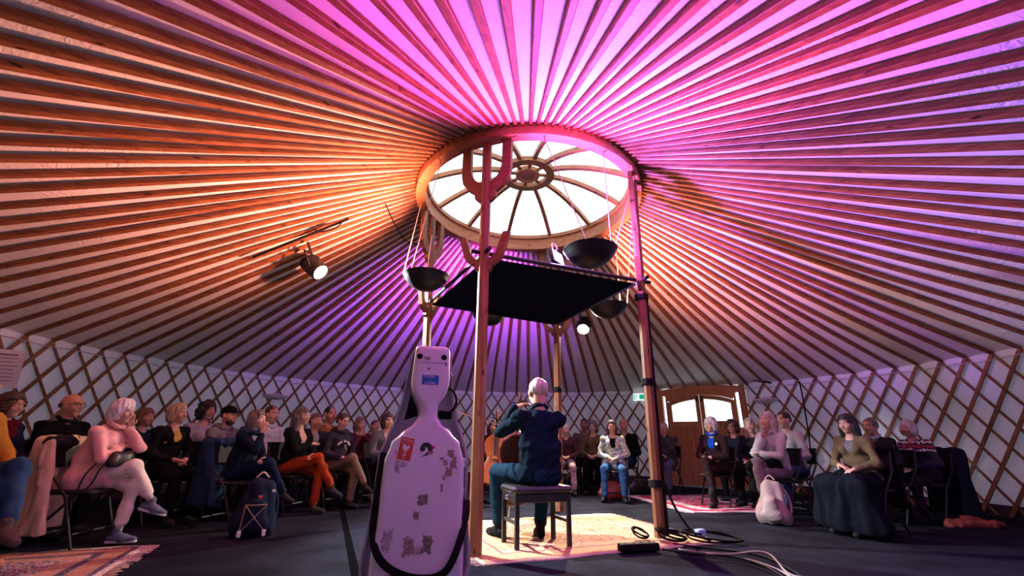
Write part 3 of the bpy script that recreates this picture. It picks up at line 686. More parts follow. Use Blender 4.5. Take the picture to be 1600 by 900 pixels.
def scuffmat():
    m = bpy.data.materials.new('scuffed_white'); nt, bs = nodes(m); tc = N(nt, 'ShaderNodeTexCoord')
    n1 = N(nt, 'ShaderNodeTexNoise', Scale=5.0, Detail=8.0, Roughness=0.75); link(nt, tc.outputs['Object'], n1.inputs['Vector'])
    r1 = ramp(nt, [(0.60, (0.74, 0.75, 0.79)), (0.70, (0.60, 0.60, 0.64)), (0.78, (0.28, 0.27, 0.28))]); link(nt, n1.outputs['Fac'], r1.inputs[0]); link(nt, r1.outputs[0], bs.inputs['Base Color'])
    bs.inputs['Roughness'].default_value = 0.32; bs.inputs['Coat Weight'].default_value = 0.25; return m
CW = scuffmat()
front = obj('front_shell', shell(FW, [(0.0, 0.0), (-0.12, 0.0), (-0.148, 0.004), (-0.163, 0.014), (-0.169, 0.028), (-0.171, 0.045)], zs), CW, t, smooth=True)
rear = obj('rear_shell', shell(RW_, [(-0.004, -0.012), (0.012, -0.012), (0.014, 0.0), (0.10, 0.0), (0.13, 0.02), (0.14, 0.05)], zs), CW, t, smooth=True)
FY = -0.1715
# black pad in the neck gap, straps, loop handle, latches, wheels, bolts
b = MB(); b.strip([(-0.066, 1.03), (-0.072, 1.08), (-0.10, 1.13), (-0.115, 1.16)], [(-0.150, 1.0), (-0.140, 1.06), (-0.13, 1.12), (-0.122, 1.17)], 0.02, None, (0, -0.02, 0)); obj('neck_pad', b, RUBBER, t)
def strap(pts, wd, th=0.006):
    pts = smoothpath(pts, 8); b = MB(); V = []; F = []
    for i, p in enumerate(pts):
        tt = (pts[min(i+1, len(pts)-1)]-pts[max(i-1, 0)]).normalized(); s = tt.cross(Vector((0, -1, 0)))
        s = s.normalized() if s.length > 1e-4 else Vector((1, 0, 0))
        for (u, v_) in ((-1, 0), (1, 0), (1, 1), (-1, 1)): V.append(p+s*u*wd/2+Vector((0, -th*v_, 0)))
    for i in range(len(pts)-1):
        for q in range(4): F.append((i*4+q, i*4+(q+1) % 4, i*4+4+(q+1) % 4, i*4+4+q))
    return b.add(V, F)
obj('carry_strap', strap([(-0.258, -0.05, 0.80), (-0.268, -0.10, 0.55), (-0.270, -0.14, 0.36), (-0.215, -0.195, 0.24), (-0.10, -0.21, 0.165), (0.05, -0.21, 0.135), (0.16, -0.21, 0.17), (0.23, -0.19, 0.30), (0.275, -0.12, 0.44), (0.285, -0.06, 0.52)], 0.042), RUBBER, t)
b = MB(); b.tube(smoothpath([(0.118, -0.05, 1.22), (0.165, -0.07, 1.19), (0.185, -0.07, 1.12), (0.15, -0.06, 1.06), (0.07, -0.06, 1.06)], 6), 0.009, 6); obj('loop_handle', b, RUBBER, t)
b = MB(); b.box((0.115, -0.03, 1.035), (0.09, 0.05, 0.045), 0.008); obj('grip', b, RUBBER, t)
for (x, z) in ((0.262, 0.74), (0.258, 0.56), (0.27, 0.36), (-0.258, 0.62), (0.135, 0.93), (0.128, 1.30)):
    b = MB(); b.box((x, -0.03, z), (0.022, 0.035, 0.055), 0.004); b.tube([(x+0.012, -0.05, z-0.02), (x+0.022, -0.05, z), (x+0.012, -0.05, z+0.02)], 0.004, 5); obj('latch', b, STEEL, t)
for x in (-0.085, 0.075):
    b = MB(); b.lathe([(0.001, 0.012), (0.012, 0.012), (0.019, 0.006), (0.02, 0.0)], 14, rot_to((0, -1, 0)), (x, FY+0.006, 1.405)); obj('rubber_bolt', b, RUBBER, t, smooth=True)
for x in (-0.15, 0.15):
    b = MB(); b.lathe([(0.001, -0.018), (0.03, -0.018), (0.034, -0.01), (0.034, 0.01), (0.03, 0.018), (0.001, 0.018)], 16, rot_to((1, 0, 0)), (x, 0.06, 0.034)); obj('wheel', b, RUBBER, t)
# stickers
def flat(name, poly, cx, cz, y, m, ang=0.0, parent=None, th=0.0012):
    ca, sa = math.cos(ang), math.sin(ang); P = [(cx+x*ca-z*sa, cz+x*sa+z*ca) for x, z in poly]
    b = MB(); b.prism(P, th, None, (0, y, 0)); return obj(name, b, m, parent)
def rect(w_, h_): return [(-w_/2, -h_/2), (w_/2, -h_/2), (w_/2, h_/2), (-w_/2, h_/2)]
def letter(txt, size, cx, cz, y, m, parent, ang=0.0):
    me = text_mesh(txt, size, 0.0004); o = obj('lettering', me, m, parent); o.matrix_local = Matrix.Translation((cx, y, cz)) @ Matrix.Rotation(-ang, 4, 'Y') @ Matrix.Rotation(math.pi/2, 4, 'X'); return o
MBL, MRD, MWH, MBK = mat('sticker_blue', (0.01, 0.13, 0.45), 0.4, var=0.03), mat('sticker_red', (0.62, 0.055, 0.02), 0.4, var=0.03), mat('sticker_white', (0.85, 0.85, 0.87), 0.4, var=0.02), mat('sticker_black', (0.01, 0.01, 0.012), 0.4)
s = flat('blue_sticker', rect(0.108, 0.062), -0.005, 1.252, FY-0.001, MBL, 0.0, t)
letter('YOUTH', 0.021, -0.016, 1.272, FY-0.003, MWH, s); letter('of', 0.012, -0.012, 1.252, FY-0.003, MWH, s); letter('CLASSIC', 0.021, -0.005, 1.232, FY-0.003, MWH, s)
RA = math.radians(-9); rcx, rcz = -0.125, 0.825
flat('fragile_border', rect(0.094, 0.142), rcx, rcz, FY-0.0005, MWH, RA, t)
s = flat('fragile_sticker', rect(0.084, 0.132), rcx, rcz, FY-0.0015, MRD, RA, t)
def rl(x, z): return rcx+x*math.cos(RA)-z*math.sin(RA), rcz+x*math.sin(RA)+z*math.cos(RA)
letter('FRAGILE', 0.0185, *rl(0, 0.051), FY-0.003, MWH, s, RA); letter('HANDLE WITH CARE', 0.0078, *rl(0, 0.034), FY-0.003, MWH, s, RA)
gp = [(-0.021, 0.024), (-0.005, 0.024), (0.004, 0.012), (0.010, 0.024), (0.021, 0.022), (0.021, 0.008), (0.014, -0.006), (0.004, -0.013), (0.004, -0.032), (0.017, -0.040), (-0.017, -0.040), (-0.004, -0.032), (-0.004, -0.013), (-0.015, -0.006), (-0.021, 0.008)]
flat('wine_glass_mark', gp, *rl(0, 0), FY-0.0025, MWH, RA, s); flat('small_mark', rect(0.013, 0.012), *rl(0, -0.053), FY-0.0025, mat('pinkish', (0.8, 0.35, 0.32), 0.5), RA, s)
# bass clef logo
lx, lz = -0.004, 0.822; L_, R_ = [], []
for i in range(19):
    q = i/18; a = math.radians(200-330*q) if q < 0.7 else math.radians(200-330*0.7-60*(q-0.7)/0.3)
    rr_ = 0.026+0.006*q; wd = 0.004+0.011*math.sin(math.pi*min(1, q*1.05))
    x, z = rr_*math.cos(a), rr_*math.sin(a)
    if q > 0.7: k = (q-0.7)/0.3; x0, z0 = 0.0305*math.cos(math.radians(-31)), 0.0305*math.sin(math.radians(-31)); x, z = x0-0.055*k, z0-0.030*k*(1.1-0.1*k); L_.append((lx+x, lz+z+wd*(1-k))); R_.append((lx+x, lz+z-wd*(1-k*0.7)))
    else: L_.append((lx+(rr_+wd)*math.cos(a), lz+(rr_+wd)*math.sin(a))); R_.append((lx+(rr_-wd)*math.cos(a), lz+(rr_-wd)*math.sin(a)))
b = MB(); b.strip(L_, R_, 0.0012, None, (0, FY-0.001, 0)); lg = obj('clef_logo', b, MBK, t)
cir = lambda r_: [(r_*math.cos(TAU*k/14), r_*math.sin(TAU*k/14)) for k in range(14)]
flat('clef_dot', cir(0.016), lx-0.018, lz+0.004, FY-0.0012, MBK, 0, lg)
PR = mat('petal_red', (0.5, 0.02, 0.08), 0.5)
for (x, z) in ((0.047, 0.013), (0.038, -0.016)): flat('clef_petal', [(a*1.0, b_*1.25) for a, b_ in cir(0.0095)], lx+x, lz+z, FY-0.0012, PR, -0.5, lg)
# torn sticker residue
rr = random.Random(11)
def patch(cx, cz, w_, h_, m, n=26, holes=0.45):
    P = []
    for k in range(n):
        a = TAU*k/n; e = 1/max(abs(math.cos(a)), abs(math.sin(a))); q = (1-holes*rr.random()**1.5); P.append((w_/2*e*math.cos(a)*q, h_/2*e*math.sin(a)*q))
    flat('torn_sticker', P, cx, cz, FY-0.0004, m, rr.uniform(-.2, .2), t, 0.0008)
BRN, GRY, OLV = mat('residue_brown', (0.34, 0.26, 0.22), 0.8, var=0.5, vscale=40), mat('residue_grey', (0.42, 0.40, 0.42), 0.8, var=0.4, vscale=30), mat('residue_olive', (0.22, 0.22, 0.16), 0.8, var=0.6, vscale=50)
for a in ((0.155, 0.80, 0.05, 0.05, BRN), (0.175, 0.745, 0.045, 0.09, BRN), (0.125, 0.745, 0.03, 0.04, BRN), (0.15, 0.69, 0.05, 0.06, BRN), (0.12, 0.66, 0.02, 0.03, BRN), (0.11, 0.60, 0.018, 0.05, BRN), (0.10, 0.77, 0.035, 0.02, BRN), (-0.17, 0.76, 0.03, 0.13, GRY), (-0.13, 0.735, 0.05, 0.035, GRY), (-0.165, 0.70, 0.03, 0.03, GRY),
          (0.0, 0.535, 0.07, 0.08, OLV), (-0.03, 0.455, 0.04, 0.05, OLV), (-0.06, 0.29, 0.08, 0.12, BRN), (0.045, 0.30, 0.07, 0.11, OLV), (0.0, 0.27, 0.06, 0.05, GRY), (-0.185, 0.33, 0.07, 0.13, GRY), (-0.035, 1.392, 0.05, 0.026, BRN), (-0.02, 1.325, 0.02, 0.012, MBK), (0.09, 1.36, 0.012, 0.025, MBK), (-0.16, 0.13, 0.07, 0.05, MRD), (-0.10, 0.12, 0.05, 0.05, GRY)): patch(*a)
# ------------------------------------------------------------------ cables and power strip by the pole
sp = PZ(998, 857, 0.03); t = thing('power_strip', 'black power strip lying beside the cable pile', 'power strip', (sp.x, sp.y, 0.012), math.radians(14))
b = MB(); b.box((0, 0, 0.03), (0.36, 0.085, 0.06), 0.008); obj('body', b, RUBBER, t)
for k in range(4): b = MB(); b.lathe([(0.02, 0.0), (0.024, 0.003), (0.02, 0.003)], 14, c=(-0.12+0.075*k, 0, 0.06)); obj('socket', b, mat('socket_grey', (0.06, 0.06, 0.065), 0.5), t)
rr = random.Random(5); base = POL['FR'][0]
def cpile(label, c, r0, r1, turns, tilt, m=RUBBER, lift=0.02):
    pts = []
    for i in range(int(turns*14)):
        a = TAU*i/14; k = r0*(1+0.12*math.sin(a*1.7+tilt)); pts.append((c[0]+k*math.cos(a+tilt), c[1]+r1*math.sin(a+tilt)*(1+0.1*math.cos(a*2.3)), lift+0.035*(1+math.sin(a*0.9+tilt))+i*0.0006))
    cable(label, pts, 0.009, m, 2)
cpile('black coiled cable heaped at the foot of the tent pole', (base.x+0.06, base.y-0.14), 0.13, 0.10, 3.2, 0.3)
cpile('flat oval loop of black cable beside the cable heap', (base.x+0.42, base.y-0.20), 0.26, 0.09, 2.6, 1.1)
cpile('small upright ring of black cable at the pole foot', (base.x-0.22, base.y-0.10), 0.07, 0.06, 2.2, 2.0, lift=0.03)
CBL = [[(1052, 850), (1100, 856), (1150, 862), (1200, 872), (1260, 905)], [(1060, 858), (1120, 868), (1170, 875), (1215, 890), (1240, 905)], [(1080, 862), (1140, 866), (1180, 862), (1205, 868), (1230, 895), (1255, 903)], [(1035, 858), (1085, 866), (1145, 870), (1195, 885), (1228, 904)]]
LB = ['black cable trailing from the heap along the grey floor edge', 'thin grey cable running straight from the heap to the front', 'pale grey cable with a raised bend on the floor', 'dark cable lying lowest of those running from the heap']
for k, pts in enumerate(CBL): cable(LB[k], [PZ(x, y, 0.012+0.008*k+(0.05 if k == 2 and 2 <= i <= 3 else 0)) for i, (x, y) in enumerate(pts)], 0.008, RUBBER if k in (0, 3) else mat('grey_cable', (0.22, 0.21, 0.2), 0.6), 6)
cable('black cable dropping from the pole tie onto the heap', [poleat('FR', 0.5)+Vector((0.07, -0.06, 0)), poleat('FR', 0.3)+Vector((0.13, -0.1, 0)), poleat('FR', 0.1)+Vector((0.25, -0.16, 0)), poleat('FR', 0.03)+Vector((0.4, -0.22, 0))], 0.012)
b = MB(); b.box((0, 0, 0.03), (0.11, 0.07, 0.05), 0.01); tag(obj('cable_connector', b, mat('connector_blue', (0.25, 0.45, 0.75), 0.5), None, (base.x+0.33, base.y-0.16, 0.06), (0, 0, 0.5)), 'pale blue plug connector among the black cables', 'connector')
# ================================================================== SDF MODELLER (bodies, clothes, bags)
def A3(p): return np.array([float(p[0]), float(p[1]), float(p[2])])
class SDF:
    def __init__(self): self.p = []
    def cap(self, a, b, ra, rb=None, k=0.02, ax=None, fac=1.0, op='add'):
        self.p.append(('cap', A3(a), A3(b), ra, ra if rb is None else rb, k, None if ax is None else A3(ax)/np.linalg.norm(A3(ax)), fac, op)); return self
    def ell(self, c, r, M=None, k=0.02, op='add'):
        self.p.append(('ell', A3(c), A3(r), np.eye(3) if M is None else np.array(M), k, op)); return self
    def cut(self, n_, c): self.p.append(('cut', A3(n_), float(np.dot(A3(n_), A3(c))))); return self
    def bounds(self, q):
        if q[0] == 'cap':
            e = max(q[3], q[4])*max(1.0, q[7]); return np.minimum(q[1], q[2])-e, np.maximum(q[1], q[2])+e
        M = q[3]; e = np.sqrt(((M*q[2][None, :])**2).sum(1)); return q[1]-e, q[1]+e
    def mesh(self, vox):
        adds = [q for q in self.p if q[0] != 'cut' and q[-1] == 'add']
        lo = np.min([self.bounds(q)[0] for q in adds], axis=0)-3*vox-0.012; hi = np.max([self.bounds(q)[1] for q in adds], axis=0)+3*vox+0.012
        n_ = np.ceil((hi-lo)/vox).astype(int)+1
        D = np.full(n_, 0.2, np.float32); ax_ = [(lo[i]+vox*np.arange(n_[i])).astype(np.float32) for i in range(3)]
        for q in self.p:
            if q[0] == 'cut':
                d = ax_[0][:, None, None]*q[1][0]+ax_[1][None, :, None]*q[1][1]+ax_[2][None, None, :]*q[1][2]-q[2]
                np.maximum(D, d.astype(np.float32), out=D); continue
            k = q[5] if q[0] == 'cap' else q[4]; bl_, bh = self.bounds(q); m_ = k+2.5*vox
            i0 = np.maximum(0, np.floor((bl_-m_-lo)/vox).astype(int)); i1 = np.minimum(n_, np.ceil((bh+m_-lo)/vox).astype(int)+1)
            if (i1 <= i0).any(): continue
            sl = tuple(slice(a, c) for a, c in zip(i0, i1))
            X = ax_[0][sl[0]][:, None, None]; Y = ax_[1][sl[1]][None, :, None]; Z = ax_[2][sl[2]][None, None, :]
            if q[0] == 'cap':
                a, ba = q[1], q[2]-q[1]; x, y, z = X-a[0], Y-a[1], Z-a[2]
                if q[6] is not None:
                    u = q[6]; g_ = 1-1/q[7]; dt = x*u[0]+y*u[1]+z*u[2]; x, y, z = x-dt*(g_*u[0]), y-dt*(g_*u[1]), z-dt*(g_*u[2]); ba = ba-u*(g_*np.dot(ba, u))
                bb = float(np.dot(ba, ba))+1e-9; pr = x*ba[0]+y*ba[1]+z*ba[2]; t = np.clip(pr/bb, 0, 1)
                d = np.sqrt(np.maximum(x*x+y*y+z*z-2*t*pr+t*t*bb, 0))-(q[3]+(q[4]-q[3])*t)
            else:
                M = q[3]; x, y, z = X-q[1][0], Y-q[1][1], Z-q[1][2]; k0 = 0; k1 = 0
                for i in range(3):
                    e = (x*M[0, i]+y*M[1, i]+z*M[2, i])/q[2][i]; k0 = k0+e*e; k1 = k1+(e/q[2][i])**2
                k0 = np.sqrt(k0); d = k0*(k0-1)/(np.sqrt(k1)+1e-6)
            d = d.astype(np.float32); S = D[sl]
            if q[-1] == 'add':
                h_ = np.maximum(k-np.abs(S-d), 0)/k; D[sl] = np.minimum(S, d)-h_*h_*k*0.25
            else:
                d = -d; h_ = np.maximum(k-np.abs(S-d), 0)/k; D[sl] = np.maximum(S, d)+h_*h_*k*0.25
        return surface_nets(D, lo, vox)
CORN = [(i, j, k) for i in (0, 1) for j in (0, 1) for k in (0, 1)]
EDG = [(a, b) for a in range(8) for b in range(a+1, 8) if sum(abs(x-y) for x, y in zip(CORN[a], CORN[b])) == 1]
def surface_nets(D, lo, vox):
    ins = (D < 0).astype(np.int8); c = 0
    for (i, j, k) in CORN: c = c+ins[i:D.shape[0]-1+i, j:D.shape[1]-1+j, k:D.shape[2]-1+k]
    idx = np.argwhere((c > 0) & (c < 8)); Vn = len(idx); gid = np.full(c.shape, -1, np.int32); gid[tuple(idx.T)] = np.arange(Vn)
    vals = np.stack([D[idx[:, 0]+i, idx[:, 1]+j, idx[:, 2]+k] for (i, j, k) in CORN], 1)
    acc = np.zeros((Vn, 3), np.float32); cnt = np.zeros(Vn, np.float32); cc_ = np.array(CORN, np.float32)
    for a, b in EDG:
        va, vb = vals[:, a], vals[:, b]; m = (va < 0) != (vb < 0); t = np.where(m, va/np.where(m, va-vb, 1), 0)[:, None]
        acc += np.where(m[:, None], cc_[a]+t*(cc_[b]-cc_[a]), 0); cnt += m
    P = (idx+acc/cnt[:, None])*vox+lo; Q = []
    for ax in range(3):
        a = [slice(1, -1)]*3; b = [slice(1, -1)]*3; a[ax] = slice(0, -1); b[ax] = slice(1, None)
        s0, s1 = ins[tuple(a)], ins[tuple(b)]; e = np.argwhere(s0 != s1)
        if not len(e): continue
        flip = s0[tuple(e.T)] == 0; off = np.array([1, 1, 1]); off[ax] = 0; e = e+off
        o1, o2 = [(1, 2), (2, 0), (0, 1)][ax]; d1 = np.zeros(3, int); d1[o1] = 1; d2 = np.zeros(3, int); d2[o2] = 1
        q = np.stack([gid[tuple((e-d1-d2).T)], gid[tuple((e-d2).T)], gid[tuple(e.T)], gid[tuple((e-d1).T)]], 1)
        q[flip] = q[flip][:, ::-1]; Q.append(q)
    return P.astype(np.float32), np.concatenate(Q).astype(np.int32)
def np_mesh(name, P, Q, cols=None):
    me = bpy.data.meshes.new(name); me.vertices.add(len(P)); me.vertices.foreach_set('co', P.ravel().astype(np.float32))
    me.loops.add(Q.size); me.loops.foreach_set('vertex_index', Q.ravel()); me.polygons.add(len(Q))
    me.polygons.foreach_set('loop_start', np.arange(0, Q.size, 4, dtype=np.int32)); me.polygons.foreach_set('use_smooth', np.ones(len(Q), bool))
    me.update(calc_edges=True)
    if cols is not None:
        at = me.color_attributes.new('Col', 'FLOAT_COLOR', 'POINT'); at.data.foreach_set('color', np.concatenate([cols, np.ones((len(P), 1))], 1).astype(np.float32).ravel())
    return me
def vnormals(P, Q):
    n_ = np.cross(P[Q[:, 2]]-P[Q[:, 0]], P[Q[:, 3]]-P[Q[:, 1]]); out = np.zeros_like(P)
    for k in range(4): np.add.at(out, Q[:, k], n_)
    return out/(np.linalg.norm(out, axis=1, keepdims=True)+1e-9)
def wrinkle(P, Q, amp, freq, seed, stretch=(1, 1, 1)):
    r = np.random.RandomState(seed); s = np.zeros(len(P), np.float32)
    for i in range(4):
        d = r.randn(3)*np.array(stretch); d *= freq*(0.7+0.6*i)/np.linalg.norm(d); wv = P@d+r.rand()*6.28; s += np.sin(wv+1.3*np.sin(P@(r.randn(3)*np.array(stretch)*freq*0.6)))/(1+0.5*i)
    return P+vnormals(P, Q)*(s*amp/2)[:, None]
def blob(name, sd, vox, material, parent, wr=0.0, fr=30.0, seed=1, stretch=(1, 1, 1)):
    P, Q = sd.mesh(vox)
    if wr: P = wrinkle(P, Q, wr, fr, seed, stretch)
    return obj(name, np_mesh(name, P, Q), material, parent)
# ------------------------------------------------------------------ chair
CHM = mat('chair_black', (0.006, 0.006, 0.008), 0.5); SEATZ = 0.45
def make_chair():
    t = thing('folding_chair', 'x', 'chair', (0, 0, 0), 0)
    b = MB(); b.box((0, 0.05, SEATZ-0.02), (0.41, 0.40, 0.035), 0.014); obj('seat', b, CHM, t)
    b = MB(); V = []; F = []
    for i in range(9):
        x = -0.20+0.05*i; yb = -0.205-0.03*math.cos(x*6)
        for (yy, zz) in ((0, 0.62), (0.02, 0.62), (0.02, 0.84), (0, 0.84)): V.append((x, yb+yy-0.05*(zz-0.62), zz))
    for i in range(8):
        for q in range(4): F.append((i*4+q, i*4+(q+1) % 4, i*4+4+(q+1) % 4, i*4+4+q))
    F += [(0, 1, 2, 3), (32, 33, 34, 35)]; obj('backrest', b.add(V, F), CHM, t)
    for s in (-1, 1):
        b = MB(); b.tube([(s*0.215, 0.23, 0.01), (s*0.215, 0.06, SEATZ-0.05), (s*0.21, -0.14, 0.60), (s*0.205, -0.225, 0.84)], 0.012, 8); obj('front_leg', b, CHM, t)
        b = MB(); b.tube([(s*0.195, -0.24, 0.01), (s*0.195, 0.12, SEATZ-0.04)], 0.012, 8); obj('rear_leg', b, CHM, t)
    for y, z in ((0.19, 0.12), (-0.17, 0.10)):
        b = MB(); b.tube([(-0.2, y, z), (0.2, y, z)], 0.009, 6); obj('stretcher', b, CHM, t)
    return t
CHAIR0 = None
def place_chair(loc, yaw, label):
    global CHAIR0
    if CHAIR0 is None: CHAIR0 = make_chair(); o = CHAIR0
    else: o = copy_tree(CHAIR0)
    o.location = loc; o.rotation_euler = (0, 0, yaw); tag(o, label, 'chair', 'black folding chairs of the audience'); return o
# ------------------------------------------------------------------ person
SKIN = attr_mat('skin', 0.5)
V3 = Vector
def ik(a, b, l1, l2, pole):
    a, b = V3(a), V3(b); d = b-a; L_ = d.length
    if L_ > (l1+l2)*0.998: b = a+d*((l1+l2)*0.998/L_); d = b-a; L_ = d.length
    if L_ < abs(l1-l2)+0.02: L_ = abs(l1-l2)+0.02
    u = d.normalized(); c = (l1*l1+L_*L_-l2*l2)/(2*L_); h_ = math.sqrt(max(0, l1*l1-c*c)); p = V3(pole); p = p-u*p.dot(u)
    p = p.normalized() if p.length > 1e-5 else V3((0, 0, 1)); return a+u*c+p*h_, b
SHOECOL = {}
def person(label, nick, hx, hy, D, top=(0.02, 0.02, 0.025), bottom=(0.02, 0.025, 0.04), hair=('short', (0.08, 0.05, 0.03)), skin=(0.52, 0.32, 0.23), look=None, face=None, dyaw=0.0, lean=6, slump=0.0,
           legs='flat', arms=('lap', 'lap'), head_pitch=0.0, head_roll=0.0, glasses=None, collar=None, inner=None, beard=None, cap=None, scarf=None, hood=None, skirt=None, shoe=(0.02, 0.02, 0.022), sole=None, socks=None, fem=True,
           vox=0.009, hip=None, yaw=None, scale=None, topmat=None, botmat=None, longtop=0.0, group='seated audience in the tent', seat=SEATZ, chair=True, chair_label=None, targets=None, name='person', bare=None, opening=0.12):
    vox = vox*1.1; rs = random.Random(label); hp = PD(hx, hy, D)
    if yaw is None:
        fx, fy = (face if face else (0.25, 4.9)); yaw = math.atan2(-(fx-hp.x), fy-hp.y)+math.radians(dyaw)
    ph = math.radians(lean); q1, q2 = ph*0.4-slump, ph
    d1, d2 = V3((0, math.sin(q1), math.cos(q1))), V3((0, math.sin(q2), math.cos(q2))); d3 = V3((0, math.sin(q2*0.6+0.10), math.cos(q2*0.6+0.10)))
    head0 = d1*0.20+d2*0.305+d3*0.165
    s = scale or max(0.80, min(1.14, (hp.z-seat-0.03)/(head0.z+0.055)))
    RZ = Matrix.Rotation(yaw, 3, 'Z'); hipw = hp-RZ@(head0*s); hipw.z = 0
    if hip is not None: hipw = V3((hip[0], hip[1], 0))
    zh = seat+0.03+0.055*s; H = V3((0, 0, zh)); U = lambda v_: H+V3(v_)*s
    if hip is None: pass
    waist = H+d1*0.20*s; chest = waist+d2*0.20*s; neck = chest+d2*0.105*s; hc_ = neck+d3*0.165*s
    sw = (0.165 if fem else 0.185)*s
    t = thing(name, label, 'person', hipw, yaw, group)
    # head frame
    fwd = V3((0, 1, 0))
    if look is not None:
        lw = RZ.transposed()@(V3((look[0], look[1], look[2] if len(look) > 2 else hp.z))-hipw)-hc_; ya = math.atan2(-lw.x, lw.y); ya = max(-1.25, min(1.25, ya)); pit = math.atan2(lw.z, math.hypot(lw.x, lw.y))*0.7+math.radians(head_pitch)
    else: ya, pit = 0.0, math.radians(head_pitch)
    HM = Matrix.Rotation(ya, 3, 'Z')@Matrix.Rotation(pit, 3, 'X')@Matrix.Rotation(math.radians(head_roll), 3, 'Y')
    hs = s*(0.97 if fem else 1.02); HN = np.array(HM)
    def hd(x, y, z): return hc_+HM@V3((x, y, z))*hs
    # arms
    l1, l2 = 0.285*s, 0.25*s; sh = {}; el = {}; wr_ = {}; hdir = {}
    for i, sg in enumerate((-1, 1)):
        sh[sg] = neck-d2*0.045*s+V3((sg*sw, 0.0, -0.01*s)); a = arms[i]
        pole = V3((sg*0.9, -0.5, -0.6))
        if a == 'lap': tg = U((sg*0.075, 0.27, 0.125)); dr = V3((-sg*0.75, 0.6, -0.12))
        elif a == 'lapx': tg = U((sg*0.06, 0.30, 0.16)); dr = V3((-sg*0.9, 0.35, -0.1))
        elif a == 'thigh': tg = U((sg*0.12, 0.30, 0.125)); dr = V3((-sg*0.25, 0.9, -0.2))
        elif a == 'crossed': tg = U((-sg*0.06, 0.21, 0.26+0.03*sg)); dr = V3((-sg*0.9, 0.1, 0.25)); pole = V3((sg*1.0, 0.2, -0.6))
        elif a == 'cheek': tg = hd(sg*0.07, 0.07, -0.155); dr = HM@V3((-sg*0.05, -0.05, 1.0)); pole = V3((sg*0.4, 0.6, -1))
        elif a == 'chin': tg = hd(sg*0.03, 0.13, -0.185); dr = HM@V3((-sg*0.2, -0.15, 1.0)); pole = V3((sg*0.6, 0.2, -1))
        elif a == 'mouth': tg = hd(sg*0.035, 0.125, -0.21); dr = HM@V3((-sg*0.1, -0.12, 1.0)); pole = V3((sg*0.9, 0.3, -1))
        elif a == 'chest': tg = U((-sg*0.02, 0.20, 0.42)); dr = V3((-sg*0.4, 0.1, 0.9)); pole = V3((sg*0.8, 0.2, -1))
        elif a == 'side': tg = U((sg*0.27, 0.03, 0.05)); dr = V3((sg*0.1, 0.3, -0.9))
        else: tg = RZ.transposed()@(V3(a[0])-hipw); dr = RZ.transposed()@V3(a[1]); pole = RZ.transposed()@V3(a[2]) if len(a) > 2 else pole
        el[sg], wr_[sg] = ik(sh[sg], tg, l1, l2, pole); hdir[sg] = dr.normalized()
    # legs
    hj = {sg: U((sg*0.088, 0.0, 0.0)) for sg in (-1, 1)}; kn = {}; an = {}; tl = 0.43*s; sl_ = 0.43*s; toe = {}
    for sg in (-1, 1):
        ty = 0.42*s; tx = sg*0.105*s; tz = 0.085
        if legs == 'tucked': ty = 0.24*s
        if legs == 'apart': tx = sg*0.17*s
        if legs == 'forward': ty = 0.58*s
        if legs == 'wide': tx = sg*0.26*s; ty = 0.36*s
        pol_ = V3((sg*0.08, 0.8, 1)) if legs != 'wide' else V3((sg*0.8, 0.7, 0.7))
        kn[sg], an[sg] = ik(hj[sg], V3((tx, ty, tz)), tl, sl_, pol_); toe[sg] = V3((sg*0.18, 1, 0)).normalized()
    if legs in ('crossR', 'crossL'):
        sg = 1 if legs == 'crossR' else -1
        kn[sg] = U((-sg*0.025, 0.415, 0.115)); shin = V3((-sg*0.34, 0.40, -0.85)).normalized(); an[sg] = kn[sg]+shin*sl_*0.97; toe[sg] = V3((-sg*0.25, 0.92, -0.28)).normalized()
        kn[-sg], an[-sg] = ik(hj[-sg], V3((-sg*0.07*s, 0.40*s, 0.085)), tl, sl_, V3((0, 0.8, 1)))
    if targets:
        for sg, tw in targets.items():
            tg = RZ.transposed()@(V3(tw)-hipw); kn[sg], an[sg] = ik(hj[sg], tg, tl, sl_, V3((sg*0.35, 0.8, 0.9))); toe[sg] = V3((sg*0.25, 1, 0)).normalized()
    # ---- body (skin): one continuous figure
    B = SDF(); ex = V3((1, 0, 0))
    B.cap(H+V3((0, 0, 0.0)), waist, 0.085*s, 0.08*s, 0.04, ex, 1.25); B.cap(waist, chest, 0.08*s, 0.085*s, 0.04, ex, 1.35); B.cap(sh[-1], sh[1], 0.04*s, 0.04*s, 0.03); B.cap(chest, neck, 0.075*s, 0.05*s, 0.04)
    B.cap(neck-d2*0.02*s, hd(0, -0.02, -0.05), 0.052*s if fem else 0.06*s, 0.050*s if fem else 0.057*s, 0.02)
    for sg in (-1, 1):
        B.cap(sh[sg], el[sg], 0.038*s, 0.033*s, 0.015); B.cap(el[sg], wr_[sg], 0.034*s, 0.024*s, 0.015)
        d = hdir[sg]; ref = V3((0, 0, -1)) if abs(d.z) < 0.8 else V3((-sg, 0.2, 0)); nrm = (ref-d*ref.dot(d)).normalized(); ac = d.cross(nrm).normalized()
        ths = V3((-sg, 0.6, 0.4)); ths = 1 if ac.dot(ths) > 0 else -1; ac = ac*ths; W = wr_[sg]; c_ = rs.uniform(0.35, 0.7)
        M = np.array([list(ac), list(d), list(nrm)]).T
        B.ell(W+d*0.045*s, (0.037*s, 0.052*s, 0.017*s), M, 0.012); B.cap(W-d*0.02*s, W+d*0.02*s, 0.024*s, 0.024*s, 0.015)
